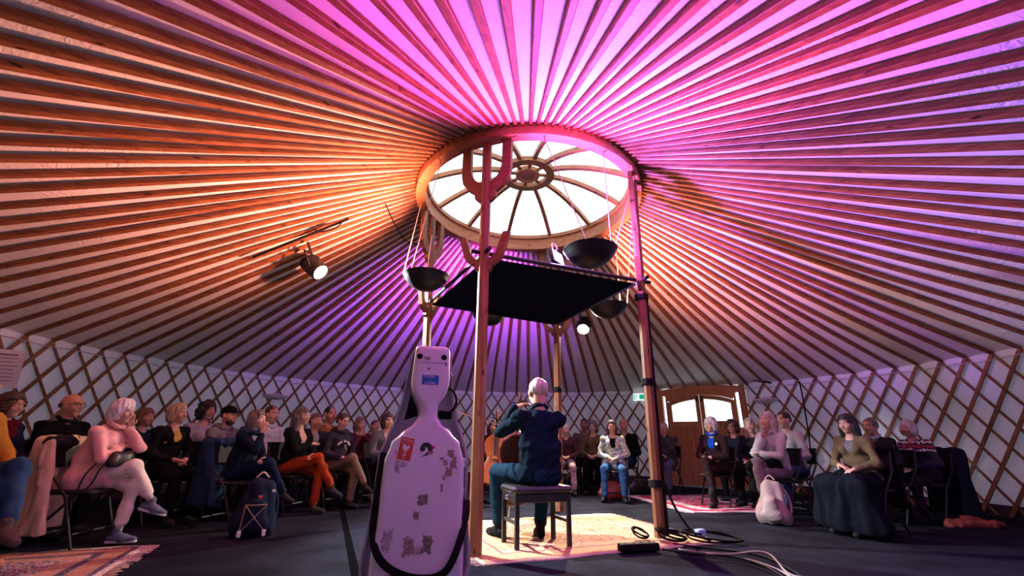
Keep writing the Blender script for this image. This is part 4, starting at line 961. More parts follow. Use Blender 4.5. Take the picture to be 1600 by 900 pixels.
        for f_, (o_, ln, r_) in enumerate(((0.028, 0.072, 0.0088), (0.0095, 0.08, 0.009), (-0.0095, 0.074, 0.0088), (-0.027, 0.058, 0.008))):
            p0 = W+(d*0.085+ac*o_)*s; e1 = (d+nrm*c_*0.6+ac*o_*3).normalized(); p1 = p0+e1*ln*0.5*s; e2 = (d*0.8+nrm*c_*1.6).normalized(); p2 = p1+e2*ln*0.5*s
            B.cap(p0-d*0.012*s, p1, r_*s, r_*0.95*s, 0.004); B.cap(p1, p2, r_*0.95*s, r_*0.8*s, 0.004)
        p0 = W+(d*0.025+ac*0.028)*s; p1 = p0+(d*0.6+ac*0.7+nrm*0.3).normalized()*0.04*s; p2 = p1+(d*0.9+ac*0.25+nrm*0.35).normalized()*0.034*s
        B.cap(p0, p1, 0.0125*s, 0.0105*s, 0.008); B.cap(p1, p2, 0.0105*s, 0.009*s, 0.004)
        B.cap(hj[sg], kn[sg], 0.065*s, 0.045*s, 0.02); B.cap(kn[sg], an[sg]+V3((0, 0, 0.01)), 0.045*s, 0.031*s, 0.02)
    g = lambda x, y, z: hd(x, y, z)
    jw = 1.0 if fem else 1.08
    B.ell(g(0, -0.014, 0.03), A3((0.074, 0.094, 0.089))*hs, HN, 0.02); B.ell(g(0, 0.022, -0.045), A3((0.057*jw, 0.066, 0.064))*hs, HN, 0.03); B.ell(g(0, 0.032, -0.012), A3((0.064, 0.058, 0.07))*hs, HN, 0.02)
    B.ell(g(0, 0.066, -0.094), A3((0.024*jw, 0.02, 0.02))*hs, HN, 0.025); B.cap(g(-0.04, 0.076, 0.033), g(0.04, 0.076, 0.033), 0.012*hs, 0.012*hs, 0.02)
    for sg in (-1, 1):
        B.ell(g(sg*0.031, 0.096, 0.010), A3((0.017, 0.013, 0.011))*hs, HN, 0.012, 'sub'); B.ell(g(sg*0.031, 0.072, 0.010), A3((0.0145, 0.0135, 0.012))*hs, HN, 0.003)
        B.ell(g(sg*0.04, 0.062, -0.028), A3((0.024, 0.024, 0.022))*hs, HN, 0.02); B.ell(g(sg*0.077, -0.006, -0.004), A3((0.011, 0.024, 0.033))*hs, HN, 0.006)
    B.cap(g(0, 0.086, 0.018), g(0, 0.105, -0.024), 0.009*hs, 0.013*hs, 0.012); B.ell(g(0, 0.092, -0.03), A3((0.02, 0.014, 0.011))*hs, HN, 0.008)
    B.cap(g(-0.016, 0.083, -0.054), g(0.016, 0.083, -0.054), 0.008*hs, 0.008*hs, 0.008); B.cap(g(-0.013, 0.082, -0.066), g(0.013, 0.082, -0.066), 0.009*hs, 0.009*hs, 0.008)
    P, Q = B.mesh(vox); loc = ((P-A3(hc_))@HN)/hs; col = np.tile(np.array(skin), (len(P), 1)); x, y, z = loc.T; inh = (np.abs(x) < 0.1) & (y > 0.04) & (np.abs(z) < 0.13)
    def paint(m_, c_, f_=1.0): col[m_] = col[m_]*(1-f_)+np.array(c_)*f_
    paint(inh & (np.abs(z+0.06) < 0.0115) & (np.abs(x) < 0.026) & (y > 0.078), (skin[0]*0.82, skin[1]*0.48, skin[2]*0.48), 0.85)
    paint(inh & (np.abs(z+0.025) < 0.03) & (np.abs(np.abs(x)-0.042) < 0.018), (skin[0]*1.02, skin[1]*0.82, skin[2]*0.78), 0.5)
    hcol = hair[1] if hair[0] != 'bald' else (0.1, 0.08, 0.07)
    paint(inh & (np.abs(z-0.036+0.15*np.maximum(np.abs(x)-0.035, 0)) < 0.006) & (np.abs(np.abs(x)-0.033) < 0.02) & (y > 0.06), tuple(c*0.7 for c in hcol), 0.75)
    for sg in (-1, 1):
        dd = np.sqrt((x-sg*0.031)**2+((z-0.010)*1.25)**2); paint(inh & (dd < 0.0135) & (y > 0.07), (0.55, 0.52, 0.5), 0.8); paint(inh & (dd < 0.007) & (y > 0.07), (0.05, 0.035, 0.03), 0.95)
        paint(inh & (dd > 0.0095) & (dd < 0.014) & (z > 0.012) & (y > 0.065), (0.12, 0.07, 0.06), 0.6)
    if socks is not None:
        for sg in (-1, 1): paint((np.linalg.norm(P-A3(an[sg]), axis=1) < 0.30*s) & (P[:, 2] < kn[sg].z-0.1), socks)
    obj('body', np_mesh('body', P, Q, col), SKIN, t)
    # ---- hair
    hk, hcol = hair; S = SDF(); HV = vox*1.1; amp = 0.003
    G = lambda x, y, z: hd(x, y, z); E = lambda c, r, k=0.02, op='add': S.ell(G(*c), A3(r)*hs, HN, k, op)
    if hk != 'none':
        if hk == 'bald':
            E((0, -0.022, 0.005), (0.081, 0.096, 0.05)); E((0, 0.09, 0.0), (0.12, 0.085, 0.2), 0.01, 'sub'); E((0, 0.0, 0.085), (0.2, 0.2, 0.05), 0.01, 'sub'); E((0, -0.02, 0.03), (0.070, 0.088, 0.085), 0.002, 'sub')
        else:
            big = {'short': 0.0, 'crop': -0.004, 'bob': 0.008, 'long': 0.005, 'curly': 0.016, 'bun': 0.0, 'fluffy': 0.014, 'pony': 0.0}[hk]
            E((0, -0.02, 0.036), (0.083+big, 0.102+big, 0.093+big))
            if hk in ('bob', 'curly', 'fluffy', 'long'):
                dz = {'bob': -0.045, 'curly': -0.035, 'fluffy': -0.02, 'long': -0.05}[hk]
                for sg in (-1, 1): E((sg*0.066, -0.022, dz), (0.032+big, 0.055+big, 0.085), 0.03)
                E((0, -0.07, dz-0.005), (0.078+big, 0.05+big, 0.09), 0.03)
            if hk == 'long':
                for sg in (-1, 1): S.cap(G(sg*0.082, -0.01, -0.04), G(sg*0.098, 0.0, -0.21), 0.036*hs, 0.026*hs, 0.03)
                S.cap(G(0, -0.085, -0.02), G(0, -0.115, -0.25), 0.07*hs, 0.05*hs, 0.03, HM@V3((1, 0, 0)), 1.35)
            if hk == 'bun': E((0.0, -0.135, 0.0), (0.035, 0.032, 0.035), 0.02)
            if hk == 'pony': S.cap(G(0, -0.115, 0.02), G(0, -0.14, -0.12), 0.028*hs, 0.018*hs, 0.02)
            fc = {'short': (0.105, -0.035), 'crop': (0.095, -0.03), 'bob': (0.108, -0.04), 'long': (0.108, -0.04), 'curly': (0.112, -0.035), 'bun': (0.10, -0.03), 'fluffy': (0.112, -0.045), 'pony': (0.10, -0.03)}[hk]
            E((0, fc[0], fc[1]), (0.064, 0.076, 0.096), 0.02, 'sub')
            E((0, -0.012, 0.02), (0.066, 0.085, 0.08), 0.004, 'sub') if hk not in ('long', 'bob', 'curly') else None
            if hk in ('short', 'crop', 'bun', 'pony'): E((0, 0.03, -0.12), (0.15, 0.11, 0.075), 0.02, 'sub'); S.cut(-(HM@V3((0, 0.35, 1)).normalized()), G(0, -0.08, -0.075))
            amp = {'curly': 0.016, 'fluffy': 0.008, 'bob': 0.009, 'long': 0.009}.get(hk, 0.006)
        P, Q = S.mesh(HV); P = wrinkle(P, Q, amp, 95 if hk == 'curly' else 70, hash(label) % 999 if False else len(label)*7, (1, 1, 0.3 if hk != 'curly' else 1)); obj('hair', np_mesh('hair', P, Q), hairmat(hcol), t)
    if beard:
        S = SDF(); S.ell(G(0, 0.036, -0.07), A3((0.061, 0.064, 0.055))*hs, HN); S.ell(G(0, 0.10, -0.055), A3((0.026, 0.03, 0.014))*hs, HN, 0.01, 'sub'); S.cut(HM@V3((0, -0.5, 0.86)), G(0, 0.03, -0.035)); S.cut(HM@V3((0, -1, 0)), G(0, 0.0, 0)); P, Q = S.mesh(vox*0.9); obj('beard', np_mesh('beard', P, Q), hairmat(beard), t)
    if cap:
        S = SDF(); S.ell(G(0, -0.015, 0.055), A3((0.09, 0.108, 0.085))*hs, HN); S.cut(HM@V3((0, 0.05, -1)), G(0, 0, 0.04)); S.ell(G(0, 0.12, 0.052), A3((0.075, 0.075, 0.008))*hs, HN, 0.012); P, Q = S.mesh(vox*0.8); obj('cap', np_mesh('cap', P, Q), cloth(cap), t)
    if glasses is not None:
        b = MB(); 
        for sg in (-1, 1):
            b.tube([G(sg*0.033+0.025*math.cos(TAU*k/14), 0.101-0.006*abs(math.cos(TAU*k/14)), 0.006+0.02*math.sin(TAU*k/14)) for k in range(14)], 0.0026*hs, 5, True)
            b.tube([G(sg*0.058, 0.095, 0.012), G(sg*0.078, 0.06, 0.012), G(sg*0.084, -0.01, 0.012)], 0.0026*hs, 5)
        b.tube([G(-0.009, 0.102, 0.012), G(0.009, 0.102, 0.012)], 0.0026*hs, 5); obj('glasses', b, mat('frame_%02x' % int(glasses[0]*255), glasses, 0.4), t)
    # ---- top
    cv = max(0.0135, vox*1.5); S = SDF(); bw = 1.34 if fem else 1.42; bulk = 1.0 if fem else 1.06
    S.cap(H+V3((0, 0.01, 0.02-longtop*0.1)), waist, 0.128*s*bulk, 0.112*s*bulk, 0.05, ex, bw*1.02); S.cap(waist, chest, 0.112*s*bulk, 0.112*s*bulk, 0.05, ex, bw); S.cap(chest, neck-d2*0.045*s, 0.105*s*bulk, 0.055*s, 0.05, ex, 1.2)
    if fem: 
        for sg in (-1, 1): S.ell(chest+V3((sg*0.065, 0.085, -0.045))*s, A3((0.06, 0.05, 0.06))*s, None, 0.05)
    for sg in (-1, 1):
        S.cap(neck-d2*0.035*s, sh[sg], 0.052*s, 0.054*s*bulk, 0.03); S.cap(sh[sg], el[sg], 0.058*s*bulk, 0.050*s*bulk, 0.03)
        if bare != 'sleeves': S.cap(el[sg], el[sg].lerp(wr_[sg], 0.93), 0.050*s*bulk, 0.040*s*bulk, 0.02)
    if longtop: 
        for sg in (-1, 1): S.cap(hj[sg], hj[sg].lerp(kn[sg], longtop), 0.118*s, 0.10*s, 0.05)
    S.cap(neck+V3((0, 0.02, -0.005))*s, hd(0, 0.0, -0.05), 0.058*s, 0.075*s, 0.012, None, 1, 'sub')
    if inner is not None: S.cap(neck+V3((0, 0.075, -0.03))*s, chest+V3((0, 0.135, -0.02))*s, 0.056*s, 0.046*s, 0.01, None, 1, 'sub'); S.cap(chest+V3((0, 0.135, -0.02))*s, chest+V3((0, 0.14, -0.03-max(0.01, opening)))*s, 0.046*s, 0.034*s, 0.01, None, 1, 'sub')
    P, Q = S.mesh(cv); P = wrinkle(P, Q, 0.0105*s, 30, len(label)*3+1); obj('top', np_mesh('top', P, Q), topmat or cloth(top), t)
    if inner is not None:
        S = SDF(); S.cap(waist, chest, 0.098*s*bulk, 0.099*s*bulk, 0.05, ex, bw*0.95); S.cap(chest, neck-d2*0.04*s, 0.094*s*bulk, 0.053*s, 0.05, ex, 1.12)
        if fem:
            for sg in (-1, 1): S.ell(chest+V3((sg*0.06, 0.075, -0.045))*s, A3((0.055, 0.043, 0.055))*s, None, 0.05)
        S.cap(neck+V3((0, 0.02, -0.005))*s, hd(0, 0.0, -0.05), 0.053*s, 0.072*s, 0.012, None, 1, 'sub'); P, Q = S.mesh(cv); P = wrinkle(P, Q, 0.004*s, 30, 5); obj('shirt', np_mesh('shirt', P, Q), cloth(inner), t)
    if collar is not None or scarf is not None or hood is not None:
        c_ = collar or scarf or hood; S = SDF(); rr_ = 0.062 if collar else (0.075 if scarf else 0.09); r2 = 0.02 if collar else (0.03 if scarf else 0.034); n_ = 12
        cen = neck+d3*(0.03 if collar else 0.015)*s
        pts = [cen+V3((rr_*1.08*math.sin(TAU*k/n_), rr_*math.cos(TAU*k/n_)+(0.012 if not hood else -0.02), (-0.022 if hood else -0.03)*math.cos(TAU*k/n_)))*s for k in range(n_)]
        for k in range(n_): S.cap(pts[k], pts[(k+1) % n_], r2*s, r2*s, 0.012)
        if hood: S.ell(neck+V3((0, -0.11, -0.03))*s, A3((0.12, 0.05, 0.08))*s, None, 0.03)
        if scarf: S.cap(pts[0], chest+V3((0.02, 0.12, -0.02))*s, 0.035*s, 0.04*s, 0.02, ex, 1.4)
        P, Q = S.mesh(max(vox, 0.008)); P = wrinkle(P, Q, 0.008*s, 50, len(label)); obj('collar' if collar else ('scarf' if scarf else 'hood'), np_mesh('c', P, Q), cloth(c_), t)
    # ---- trousers / skirt
    S = SDF()
    if skirt:
        S.cap(H+V3((0, 0, 0.02)), H+V3((0, 0.05, 0.02)), 0.13*s, 0.13*s, 0.04, ex, 1.3)
        for sg in (-1, 1): S.cap(hj[sg], kn[sg]+V3((sg*0.06, 0.02, 0)), 0.12*s, 0.12*s, 0.08); S.cap(kn[sg]+V3((sg*0.06, 0.02, 0)), V3((kn[sg].x+sg*0.12, kn[sg].y-0.02, 0.12)), 0.12*s, 0.16*s, 0.08)
        S.cap(V3((0, kn[1].y, kn[1].z)), V3((0, kn[1].y-0.02, 0.13)), 0.12*s, 0.20*s, 0.1); S.cap(V3((-0.1, 0.12, 0.3)), V3((0.1, 0.12, 0.16)), 0.1, 0.16, 0.1); S.cut((0, 0, -1), (0, 0, 0.05))
        P, Q = S.mesh(0.014); P = wrinkle(P, Q, 0.022, 30, 5, (1, 1, 0.05)); obj('skirt', np_mesh('skirt', P, Q), cloth(skirt), t)
    else:
        S.cap(H+V3((0, -0.01, 0.01)), H+V3((0, 0.02, 0.03)), 0.118*s, 0.118*s, 0.04, ex, 1.3)
        for sg in (-1, 1): S.cap(hj[sg], kn[sg], 0.088*s, 0.066*s, 0.035); S.cap(kn[sg], kn[sg].lerp(an[sg], 0.90 if socks is None else 0.74), 0.064*s, 0.054*s, 0.03)
        P, Q = S.mesh(cv); P = wrinkle(P, Q, 0.0085*s, 30, len(label)*5+2); obj('trousers', np_mesh('trousers', P, Q), botmat or cloth(bottom), t)
    # ---- shoes
    for sg in (-1, 1):
        f_ = toe[sg]; up = V3((0, 0, 1)); r_ = f_.cross(up).normalized(); up = r_.cross(f_); a = an[sg]; S = SDF(); F_ = lambda y, z, x=0: a+(f_*y+up*z+r_*x)*s
        S.cap(F_(-0.045, -0.045), F_(0.06, -0.045), 0.036*s, 0.04*s, 0.02); S.cap(F_(0.06, -0.05), F_(0.15, -0.058), 0.042*s, 0.03*s, 0.02, r_, 1.15); S.cap(F_(0.0, -0.03), F_(-0.008, 0.02), 0.04*s, 0.041*s, 0.02)
        S.cut(-up, F_(0, -0.078)); P, Q = S.mesh(max(0.007, vox*0.9)); sh_ = obj('shoe', np_mesh('shoe', P, Q), cloth(shoe, 0.6), t)
        if sole:
            S = SDF(); S.cap(F_(-0.048, -0.07), F_(0.15, -0.07), 0.038*s, 0.034*s, 0.01, r_, 1.05); S.cut(up, F_(0, -0.06)); S.cut(-up, F_(0, -0.084)); P, Q = S.mesh(0.006); obj('sole', np_mesh('sole', P, Q), mat('sole_%02x' % int(sole[0]*255), sole, 0.8), sh_)
    if chair: place_chair(hipw, yaw, chair_label or 'black folding chair under the person '+nick)
    PEOPLE.append((nick, t, hipw.copy(), yaw, s, dict(neck=neck, chest=chest, hc=hc_, waist=waist, H=H)))
    return t
PEOPLE = []
# ================================================================== MUSICIANS
def cello(label, E0, T0, frontdir, col, name='cello'):
    E0, T0 = V3(E0), V3(T0); z = (T0-E0).normalized(); y = V3(frontdir); y = (y-z*y.dot(z)).normalized(); x = y.cross(z); M4 = Matrix((x, y, z)).transposed().to_4x4(); M4.translation = E0
    t = thing(name, label, 'cello'); t.matrix_world = M4          # local: z up the instrument, +y = string side
    var = wood('cello_%02x' % int(col[0]*255), tuple(c*0.6 for c in col), col, 2, 0.6, 0.25, False); EB = mat('ebony', (0.012, 0.010, 0.010), 0.35)
    tab = [(0.0, 0.05), (0.02, 0.13), (0.06, 0.19), (0.14, 0.22), (0.22, 0.205), (0.28, 0.165), (0.30, 0.155), (0.35, 0.122), (0.40, 0.118), (0.45, 0.135), (0.47, 0.15), (0.52, 0.165), (0.60, 0.172), (0.68, 0.14), (0.73, 0.085), (0.755, 0.03)]
    zz = [0.0, 0.008, 0.02, 0.04, 0.07, 0.10, 0.14, 0.18, 0.22, 0.25, 0.28, 0.30, 0.33, 0.36, 0.40, 0.43, 0.46, 0.48, 0.52, 0.56, 0.60, 0.64, 0.68, 0.71, 0.735, 0.755]; z0 = 0.28
    def plate(ys, insets):
        b = MB(); V = []; F = []; n = len(zz)
        for yy, ins_ in zip(ys, insets):
            for sg in (-1, 1):
                for q in zz: V.append((sg*max(0.0, interp(tab, q)*ins_), yy, z0+0.37+(q-0.37)*(0.5+0.5*ins_)))
        for i in range(len(ys)-1):
            for k in range(n-1):
                for s_ in (0, 1): a = i*2*n+s_*n+k; F.append((a, a+1, a+1+2*n, a+2*n))
            F += [(i*2*n, i*2*n+n, i*2*n+3*n, i*2*n+2*n), (i*2*n+n-1, i*2*n+2*n-1, i*2*n+4*n-1, i*2*n+3*n-1)]
        for base in (0, (len(ys)-1)*2*n):
            for k in range(n-1): F.append((base+k, base+k+1, base+n+k+1, base+n+k))
        return b.add(V, F)
    obj('body', plate([-0.075, -0.066, -0.055, 0.055, 0.066, 0.078], [0.72, 0.95, 1.0, 1.0, 0.95, 0.7]), var, t, smooth=False)
    b = MB(); b.tube([(0, 0, 0.0), (0, 0, z0)], [0.004, 0.006], 8); obj('endpin', b, STEEL, t)
    b = MB(); b.box((0, 0.045, z0+0.86), (0.032, 0.03, 0.28), 0.008); obj('neck', b, var, t)
    b = MB(); b.box((0, 0.10, z0+0.70), (0.042, 0.014, 0.60), 0.004, Matrix.Rotation(0.07, 3, 'X')); obj('fingerboard', b, EB, t)
    b = MB(); b.box((0, 0.03, z0+1.04), (0.034, 0.035, 0.12), 0.006)
    pts = [(0, 0.03-0.035*math.cos(a)*(1-a/16)+0.0, z0+1.12+0.035*math.sin(a)*(1-a/16)) for a in [k*0.5 for k in range(20)]]; b.tube(pts, 0.015, 8); obj('scroll', b, var, t)
    for k in range(4): b = MB(); sg = 1 if k % 2 else -1; b.tube([(-sg*0.02, 0.03, z0+1.0+0.025*k), (sg*0.05, 0.03, z0+1.0+0.025*k), (sg*0.075, 0.03, z0+1.0+0.025*k)], [0.006, 0.006, 0.013], 8); obj('peg', b, EB, t)
    b = MB(); b.prism([(-0.045, 0), (0.045, 0), (0.03, 0.07), (-0.03, 0.07)], 0.008, Matrix.Rotation(-math.pi/2, 3, 'X'), (0, 0.07, z0+0.36)); obj('bridge', b, mat('bridge_wood', (0.6, 0.42, 0.22), 0.6), t)
    b = MB(); b.box((0, 0.10, z0+0.14), (0.05, 0.012, 0.22), 0.004); obj('tailpiece', b, EB, t)
    for k in range(4): x_ = -0.015+0.01*k; b = MB(); b.tube([(x_, 0.11, z0+0.25), (x_*1.2, 0.142, z0+0.36), (x_*0.7, 0.075, z0+1.0)], 0.0012, 4); obj('string', b, STEEL, t)
    for sg in (-1, 1): b = MB(); b.tube([(sg*0.06, 0.079, z0+0.30), (sg*0.052, 0.08, z0+0.36), (sg*0.06, 0.079, z0+0.42)], 0.005, 5); obj('sound_hole', b, EB, t)
    return t
def bow(label, tip, frog):
    tip, frog = V3(tip), V3(frog); t = thing('cello_bow', label, 'bow', frog); d = tip-frog; L_ = d.length; u = d.normalized(); up = V3((0, 0, 1)); up = (up-u*up.dot(u)).normalized()
    b = MB(); b.tube([u*(L_*i/8)+up*(-0.012*math.sin(math.pi*i/8)+0.012) for i in range(9)], [0.006]*8+[0.005], 6); obj('stick', b, wood('bow_wood', (0.2, 0.09, 0.04), (0.4, 0.2, 0.1), 2), t)
    b = MB(); b.beam(u*0.04-up*0.008, u*(L_-0.01)-up*0.006, 0.012, 0.002, 0.0, up); obj('hair_ribbon', b, mat('bow_hair', (0.75, 0.72, 0.66), 0.7), t)
    b = MB(); b.beam(u*0.0+up*0.0, u*0.05+up*0.0, 0.014, 0.024, 0.003, up); obj('frog', b, BLACK, t); b = MB(); b.beam(u*(L_-0.02)+up*0.01, u*L_-up*0.012, 0.01, 0.016, 0.002, up); obj('tip', b, BLACK, t); return t
tipb = PD(705, 640, 4.72); fr = tipb+(PD(780, 663, 4.88)-tipb).normalized()*0.74
bow('cello bow held out toward the lattice by the musician on the bench', tipb, fr)
cello('dark brown cello held by the musician on the black bench', (-0.02, 5.10, 0.012), (0.115, 4.545, 1.42), (-0.1, 1, 0.35), (0.10, 0.028, 0.012))
hl = PD(806, 637, 4.60)
person('person in dark teal jacket and trousers playing cello on the black bench', 'm', 830, 606, 4.42, (0.005, 0.013, 0.024), (0.008, 0.028, 0.050), ('crop', (0.50, 0.42, 0.38)), yaw=0.33, hip=(0.29, 4.42), seat=BSZ-0.01, lean=3, chair=False, fem=False, vox=0.0065, collar=(0.012, 0.024, 0.04),
       arms=((hl, (0.75, 0.25, 0.35), (-0.55, -0.1, -1.0)), (fr+V3((0.05, -0.02, 0.0)), (-0.8, 0.4, -0.3), (1, -0.3, -0.8))), targets={-1: (-0.10, 4.72, 0.105), 1: (0.30, 4.72, 0.105)}, look=(-0.2, 6.5, 0.9), group='musicians on stage', shoe=(0.010, 0.010, 0.012))
p2_ = PD(771, 668, 7.5)
person('person in black playing an orange cello beyond the tent pole', 'playing the orange cello', 771, 667, 7.5, (0.0065, 0.0065, 0.008), (0.0065, 0.0065, 0.008), ('long', (0.02, 0.015, 0.015)), face=(0.15, 4.8), lean=8, legs='wide', look=(0.2, 4.5, 1.0), group='musicians on stage',
       arms=((p2_+V3((0.22, -0.30, -0.32)), (0.3, -0.3, -0.5), (1, 0.3, -0.8)), (p2_+V3((-0.16, -0.34, -0.30)), (0.5, -0.3, -0.2), (-1, 0.2, -0.8))))
cello('orange brown cello held by the person in black beyond the pole', (p2_.x+0.02, p2_.y-0.62, 0.0), (p2_.x+0.06, p2_.y-0.14, 1.34), (0.1, -1, 0.3), (0.55, 0.16, 0.04))
# ================================================================== AUDIENCE
GREY, WHITE, BLOND, BROWN, DARK = (0.30, 0.29, 0.29), (0.62, 0.61, 0.62), (0.38, 0.28, 0.18), (0.09, 0.05, 0.03), (0.018, 0.014, 0.013)
PALE, RUDDY, TANNED = (0.56, 0.37, 0.28), (0.55, 0.30, 0.22), (0.48, 0.30, 0.20)
BK, NVY, JEAN = (0.006, 0.006, 0.008), (0.014, 0.022, 0.05), (0.03, 0.075, 0.17)
MUS = (0.2, 4.6, 1.1)
FLORAL = pattern('floral_cotton', [(0, (0.03, 0.06, 0.10)), (0.36, (0.30, 0.42, 0.45)), (0.46, (0.62, 0.66, 0.66)), (0.53, (0.42, 0.32, 0.08)), (0.58, (0.10, 0.16, 0.22)), (0.66, (0.5, 0.58, 0.6))], 16)
FLTR = pattern('floral_trousers', [(0, (0.10, 0.10, 0.16)), (0.36, (0.55, 0.46, 0.46)), (0.58, (0.45, 0.30, 0.33)), (0.63, (0.12, 0.13, 0.20))], 22)
def nordic():
    m = bpy.data.materials.new('nordic_knit'); nt, b = nodes(m); tc = N(nt, 'ShaderNodeTexCoord'); sp = N(nt, 'ShaderNodeSeparateXYZ'); link(nt, tc.outputs['Object'], sp.inputs[0])
    wv = N(nt, 'ShaderNodeTexNoise', Scale=34.0, Detail=0.0); link(nt, tc.outputs['Object'], wv.inputs['Vector'])
    q = N(nt, 'ShaderNodeMath', operation='MULTIPLY_ADD'); link(nt, wv.outputs['Fac'], q.inputs[0]); q.inputs[1].default_value = 0.05; link(nt, sp.outputs[2], q.inputs[2])
    mr = N(nt, 'ShaderNodeMapRange'); mr.inputs['From Min'].default_value = 0.78; mr.inputs['From Max'].default_value = 1.10; link(nt, q.outputs[0], mr.inputs['Value'])
    n_, w_, r_ = (0.014, 0.018, 0.05), (0.6, 0.6, 0.64), (0.25, 0.02, 0.04)
    r = ramp(nt, [(0, n_), (0.22, w_), (0.29, n_), (0.36, r_), (0.45, n_), (0.52, w_), (0.60, n_), (0.68, w_), (0.74, n_), (0.82, r_)], 'CONSTANT'); link(nt, mr.outputs[0], r.inputs[0]); link(nt, r.outputs[0], b.inputs['Base Color']); b.inputs['Roughness'].default_value = 0.95; return m
def P_(label, nick, *a, **k): return person(label, nick, *a, **k)
# left side
P_('person in mustard cardigan and jeans with crossed legs, at the rug edge', 'in mustard cardigan', -26, 610, 5.4, (0.36, 0.17, 0.03), (0.022, 0.055, 0.13), ('short', GREY), PALE, legs='crossL', arms=('lap', 'lap'), inner=BK, shoe=(0.10, 0.075, 0.07), sole=(0.04, 0.045, 0.06), vox=0.008, yaw=math.radians(-84), lean=-8)
P_('person in tan pointed boots sitting beside the navy oriental rug', 'in tan boots', -150, 600, 4.9, (0.05, 0.04, 0.06), (0.03, 0.04, 0.07), ('short', BROWN), PALE, hip=(-3.66, 2.45), yaw=math.radians(-20), scale=0.97, targets={1: (-3.36, 3.22, 0.10), -1: (-3.70, 3.05, 0.10)}, shoe=(0.42, 0.24, 0.13), vox=0.009, chair=True)
P_('person in dark red scarf and navy coat behind the mustard cardigan', 'in dark red scarf', 18, 634, 6.2, (0.012, 0.015, 0.04), BK, ('curly', (0.07, 0.035, 0.02)), PALE, look=(1.5, 4.3, 1.0), scarf=(0.075, 0.008, 0.012), vox=0.0075, lean=3, glasses=(0.15, 0.08, 0.05))
P_('person in black jacket wearing dark-rimmed glasses in front of the lattice', 'in black jacket and dark-rimmed glasses', 112, 634, 6.45, (0.0065, 0.0065, 0.008), BK, ('bald', (0.10, 0.07, 0.05)), RUDDY, look=(1.2, 5.0, 1.15), glasses=(0.02, 0.02, 0.03), fem=False, vox=0.0075, lean=2, collar=(0.015, 0.015, 0.02), dyaw=-14)
P_('person in pale pink turtleneck sweater resting cheek on hand, legs crossed', 'in pink turtleneck', 192, 643, 5.55, (0.74, 0.41, 0.41), (0.70, 0.66, 0.60), ('fluffy', (0.66, 0.66, 0.70)), PALE, look=(1.2, 4.4, 0.9), arms=('cheek', 'crossed'), lean=20, slump=0.1, legs='crossR', collar=(0.66, 0.35, 0.35), shoe=(0.10, 0.13, 0.20), sole=(0.5, 0.5, 0.52), socks=(0.45, 0.42, 0.46), vox=0.006, face=(0.3, 4.4), longtop=0.45, head_pitch=-4)
P_('person in navy top behind the pink turtleneck, looking at the stage', 'in navy top behind the pink turtleneck', 228, 652, 7.3, (0.012, 0.02, 0.06), BK, ('bob', (0.16, 0.08, 0.05)), PALE, look=(0.8, 4.6, 1.1))
P_('person in black jacket with yellow neck scarf, hands in lap', 'in black jacket and yellow scarf', 279, 646, 6.5, (0.0065, 0.0065, 0.008), BK, ('bob', BLOND), RUDDY, look=(1.0, 4.4, 1.1), inner=(0.40, 0.26, 0.06), opening=-0.02, lean=6, vox=0.0075, dyaw=-10)
P_('person in light grey top next to the grey hoodie', 'in light grey top', 324, 642, 7.5, (0.38, 0.40, 0.46), BK, ('curly', DARK), PALE, look=(0.9, 4.8, 1.1), glasses=(0.2, 0.15, 0.12), vox=0.008)
P_('person in grey hoodie and dark cap', 'in grey hoodie and cap', 358, 650, 6.7, (0.12, 0.125, 0.145), BK, ('crop', BROWN), RUDDY, look=(0.9, 4.8, 1.1), cap=(0.0065, 0.0065, 0.008), beard=(0.06, 0.03, 0.02), hood=(0.115, 0.12, 0.14), fem=False, vox=0.0075)
P_('person in navy hooded jacket and jeans holding a hand to the face', 'in navy hooded jacket', 402, 655, 5.9, (0.006, 0.010, 0.022), (0.008, 0.014, 0.036), ('bob', (0.11, 0.09, 0.085)), PALE, look=(1.0, 4.9, 1.0), arms=('lapx', 'chin'), lean=16, slump=0.05, hood=(0.02, 0.04, 0.075), inner=(0.20, 0.19, 0.21), legs='crossR', vox=0.0065, face=(0.4, 5.0), dyaw=-6)
P_('person in white turtleneck behind the navy hooded jacket', 'in white turtleneck', 425, 648, 7.3, (0.52, 0.54, 0.58), BK, ('crop', DARK), PALE, look=(0.6, 4.8, 1.1), collar=(0.52, 0.54, 0.58), fem=False)
P_('person in black blouse and rust-red trousers with crossed legs', 'in rust-red trousers', 473, 650, 6.7, BK, (0.27, 0.042, 0.014), ('long', (0.085, 0.085, 0.095)), PALE, look=(1.1, 5.0, 1.1), glasses=(0.3, 0.3, 0.32), arms=('lapx', 'crossed'), legs='crossR', vox=0.007, inner=(0.5, 0.32, 0.25), shoe=(0.03, 0.03, 0.035), face=(0.6, 5.0))
P_('person in dark jacket with open collar behind the black blouse', 'in dark jacket with open collar', 494, 658, 7.5, (0.03, 0.028, 0.03), BK, ('short', (0.12, 0.10, 0.09)), RUDDY, look=(0.6, 5.0, 1.1), fem=False, inner=(0.3, 0.28, 0.28))
P_('person in ochre top half hidden in the back row', 'in ochre top', 516, 648, 8.1, (0.28, 0.15, 0.04), BK, ('crop', DARK), RUDDY, look=(0.4, 5.0, 1.1), fem=False)
girl = P_('person in dark hoodie with lettering, black-framed glasses and khaki trousers', 'in lettered hoodie', 536, 658, 7.1, (0.030, 0.026, 0.042), (0.16, 0.12, 0.095), ('pony', (0.045, 0.018, 0.014)), PALE, look=(1.0, 5.0, 0.9), glasses=(0.01, 0.01, 0.012), legs='crossR', hood=(0.03, 0.026, 0.042), vox=0.007, head_pitch=-8, face=(0.3, 4.6))
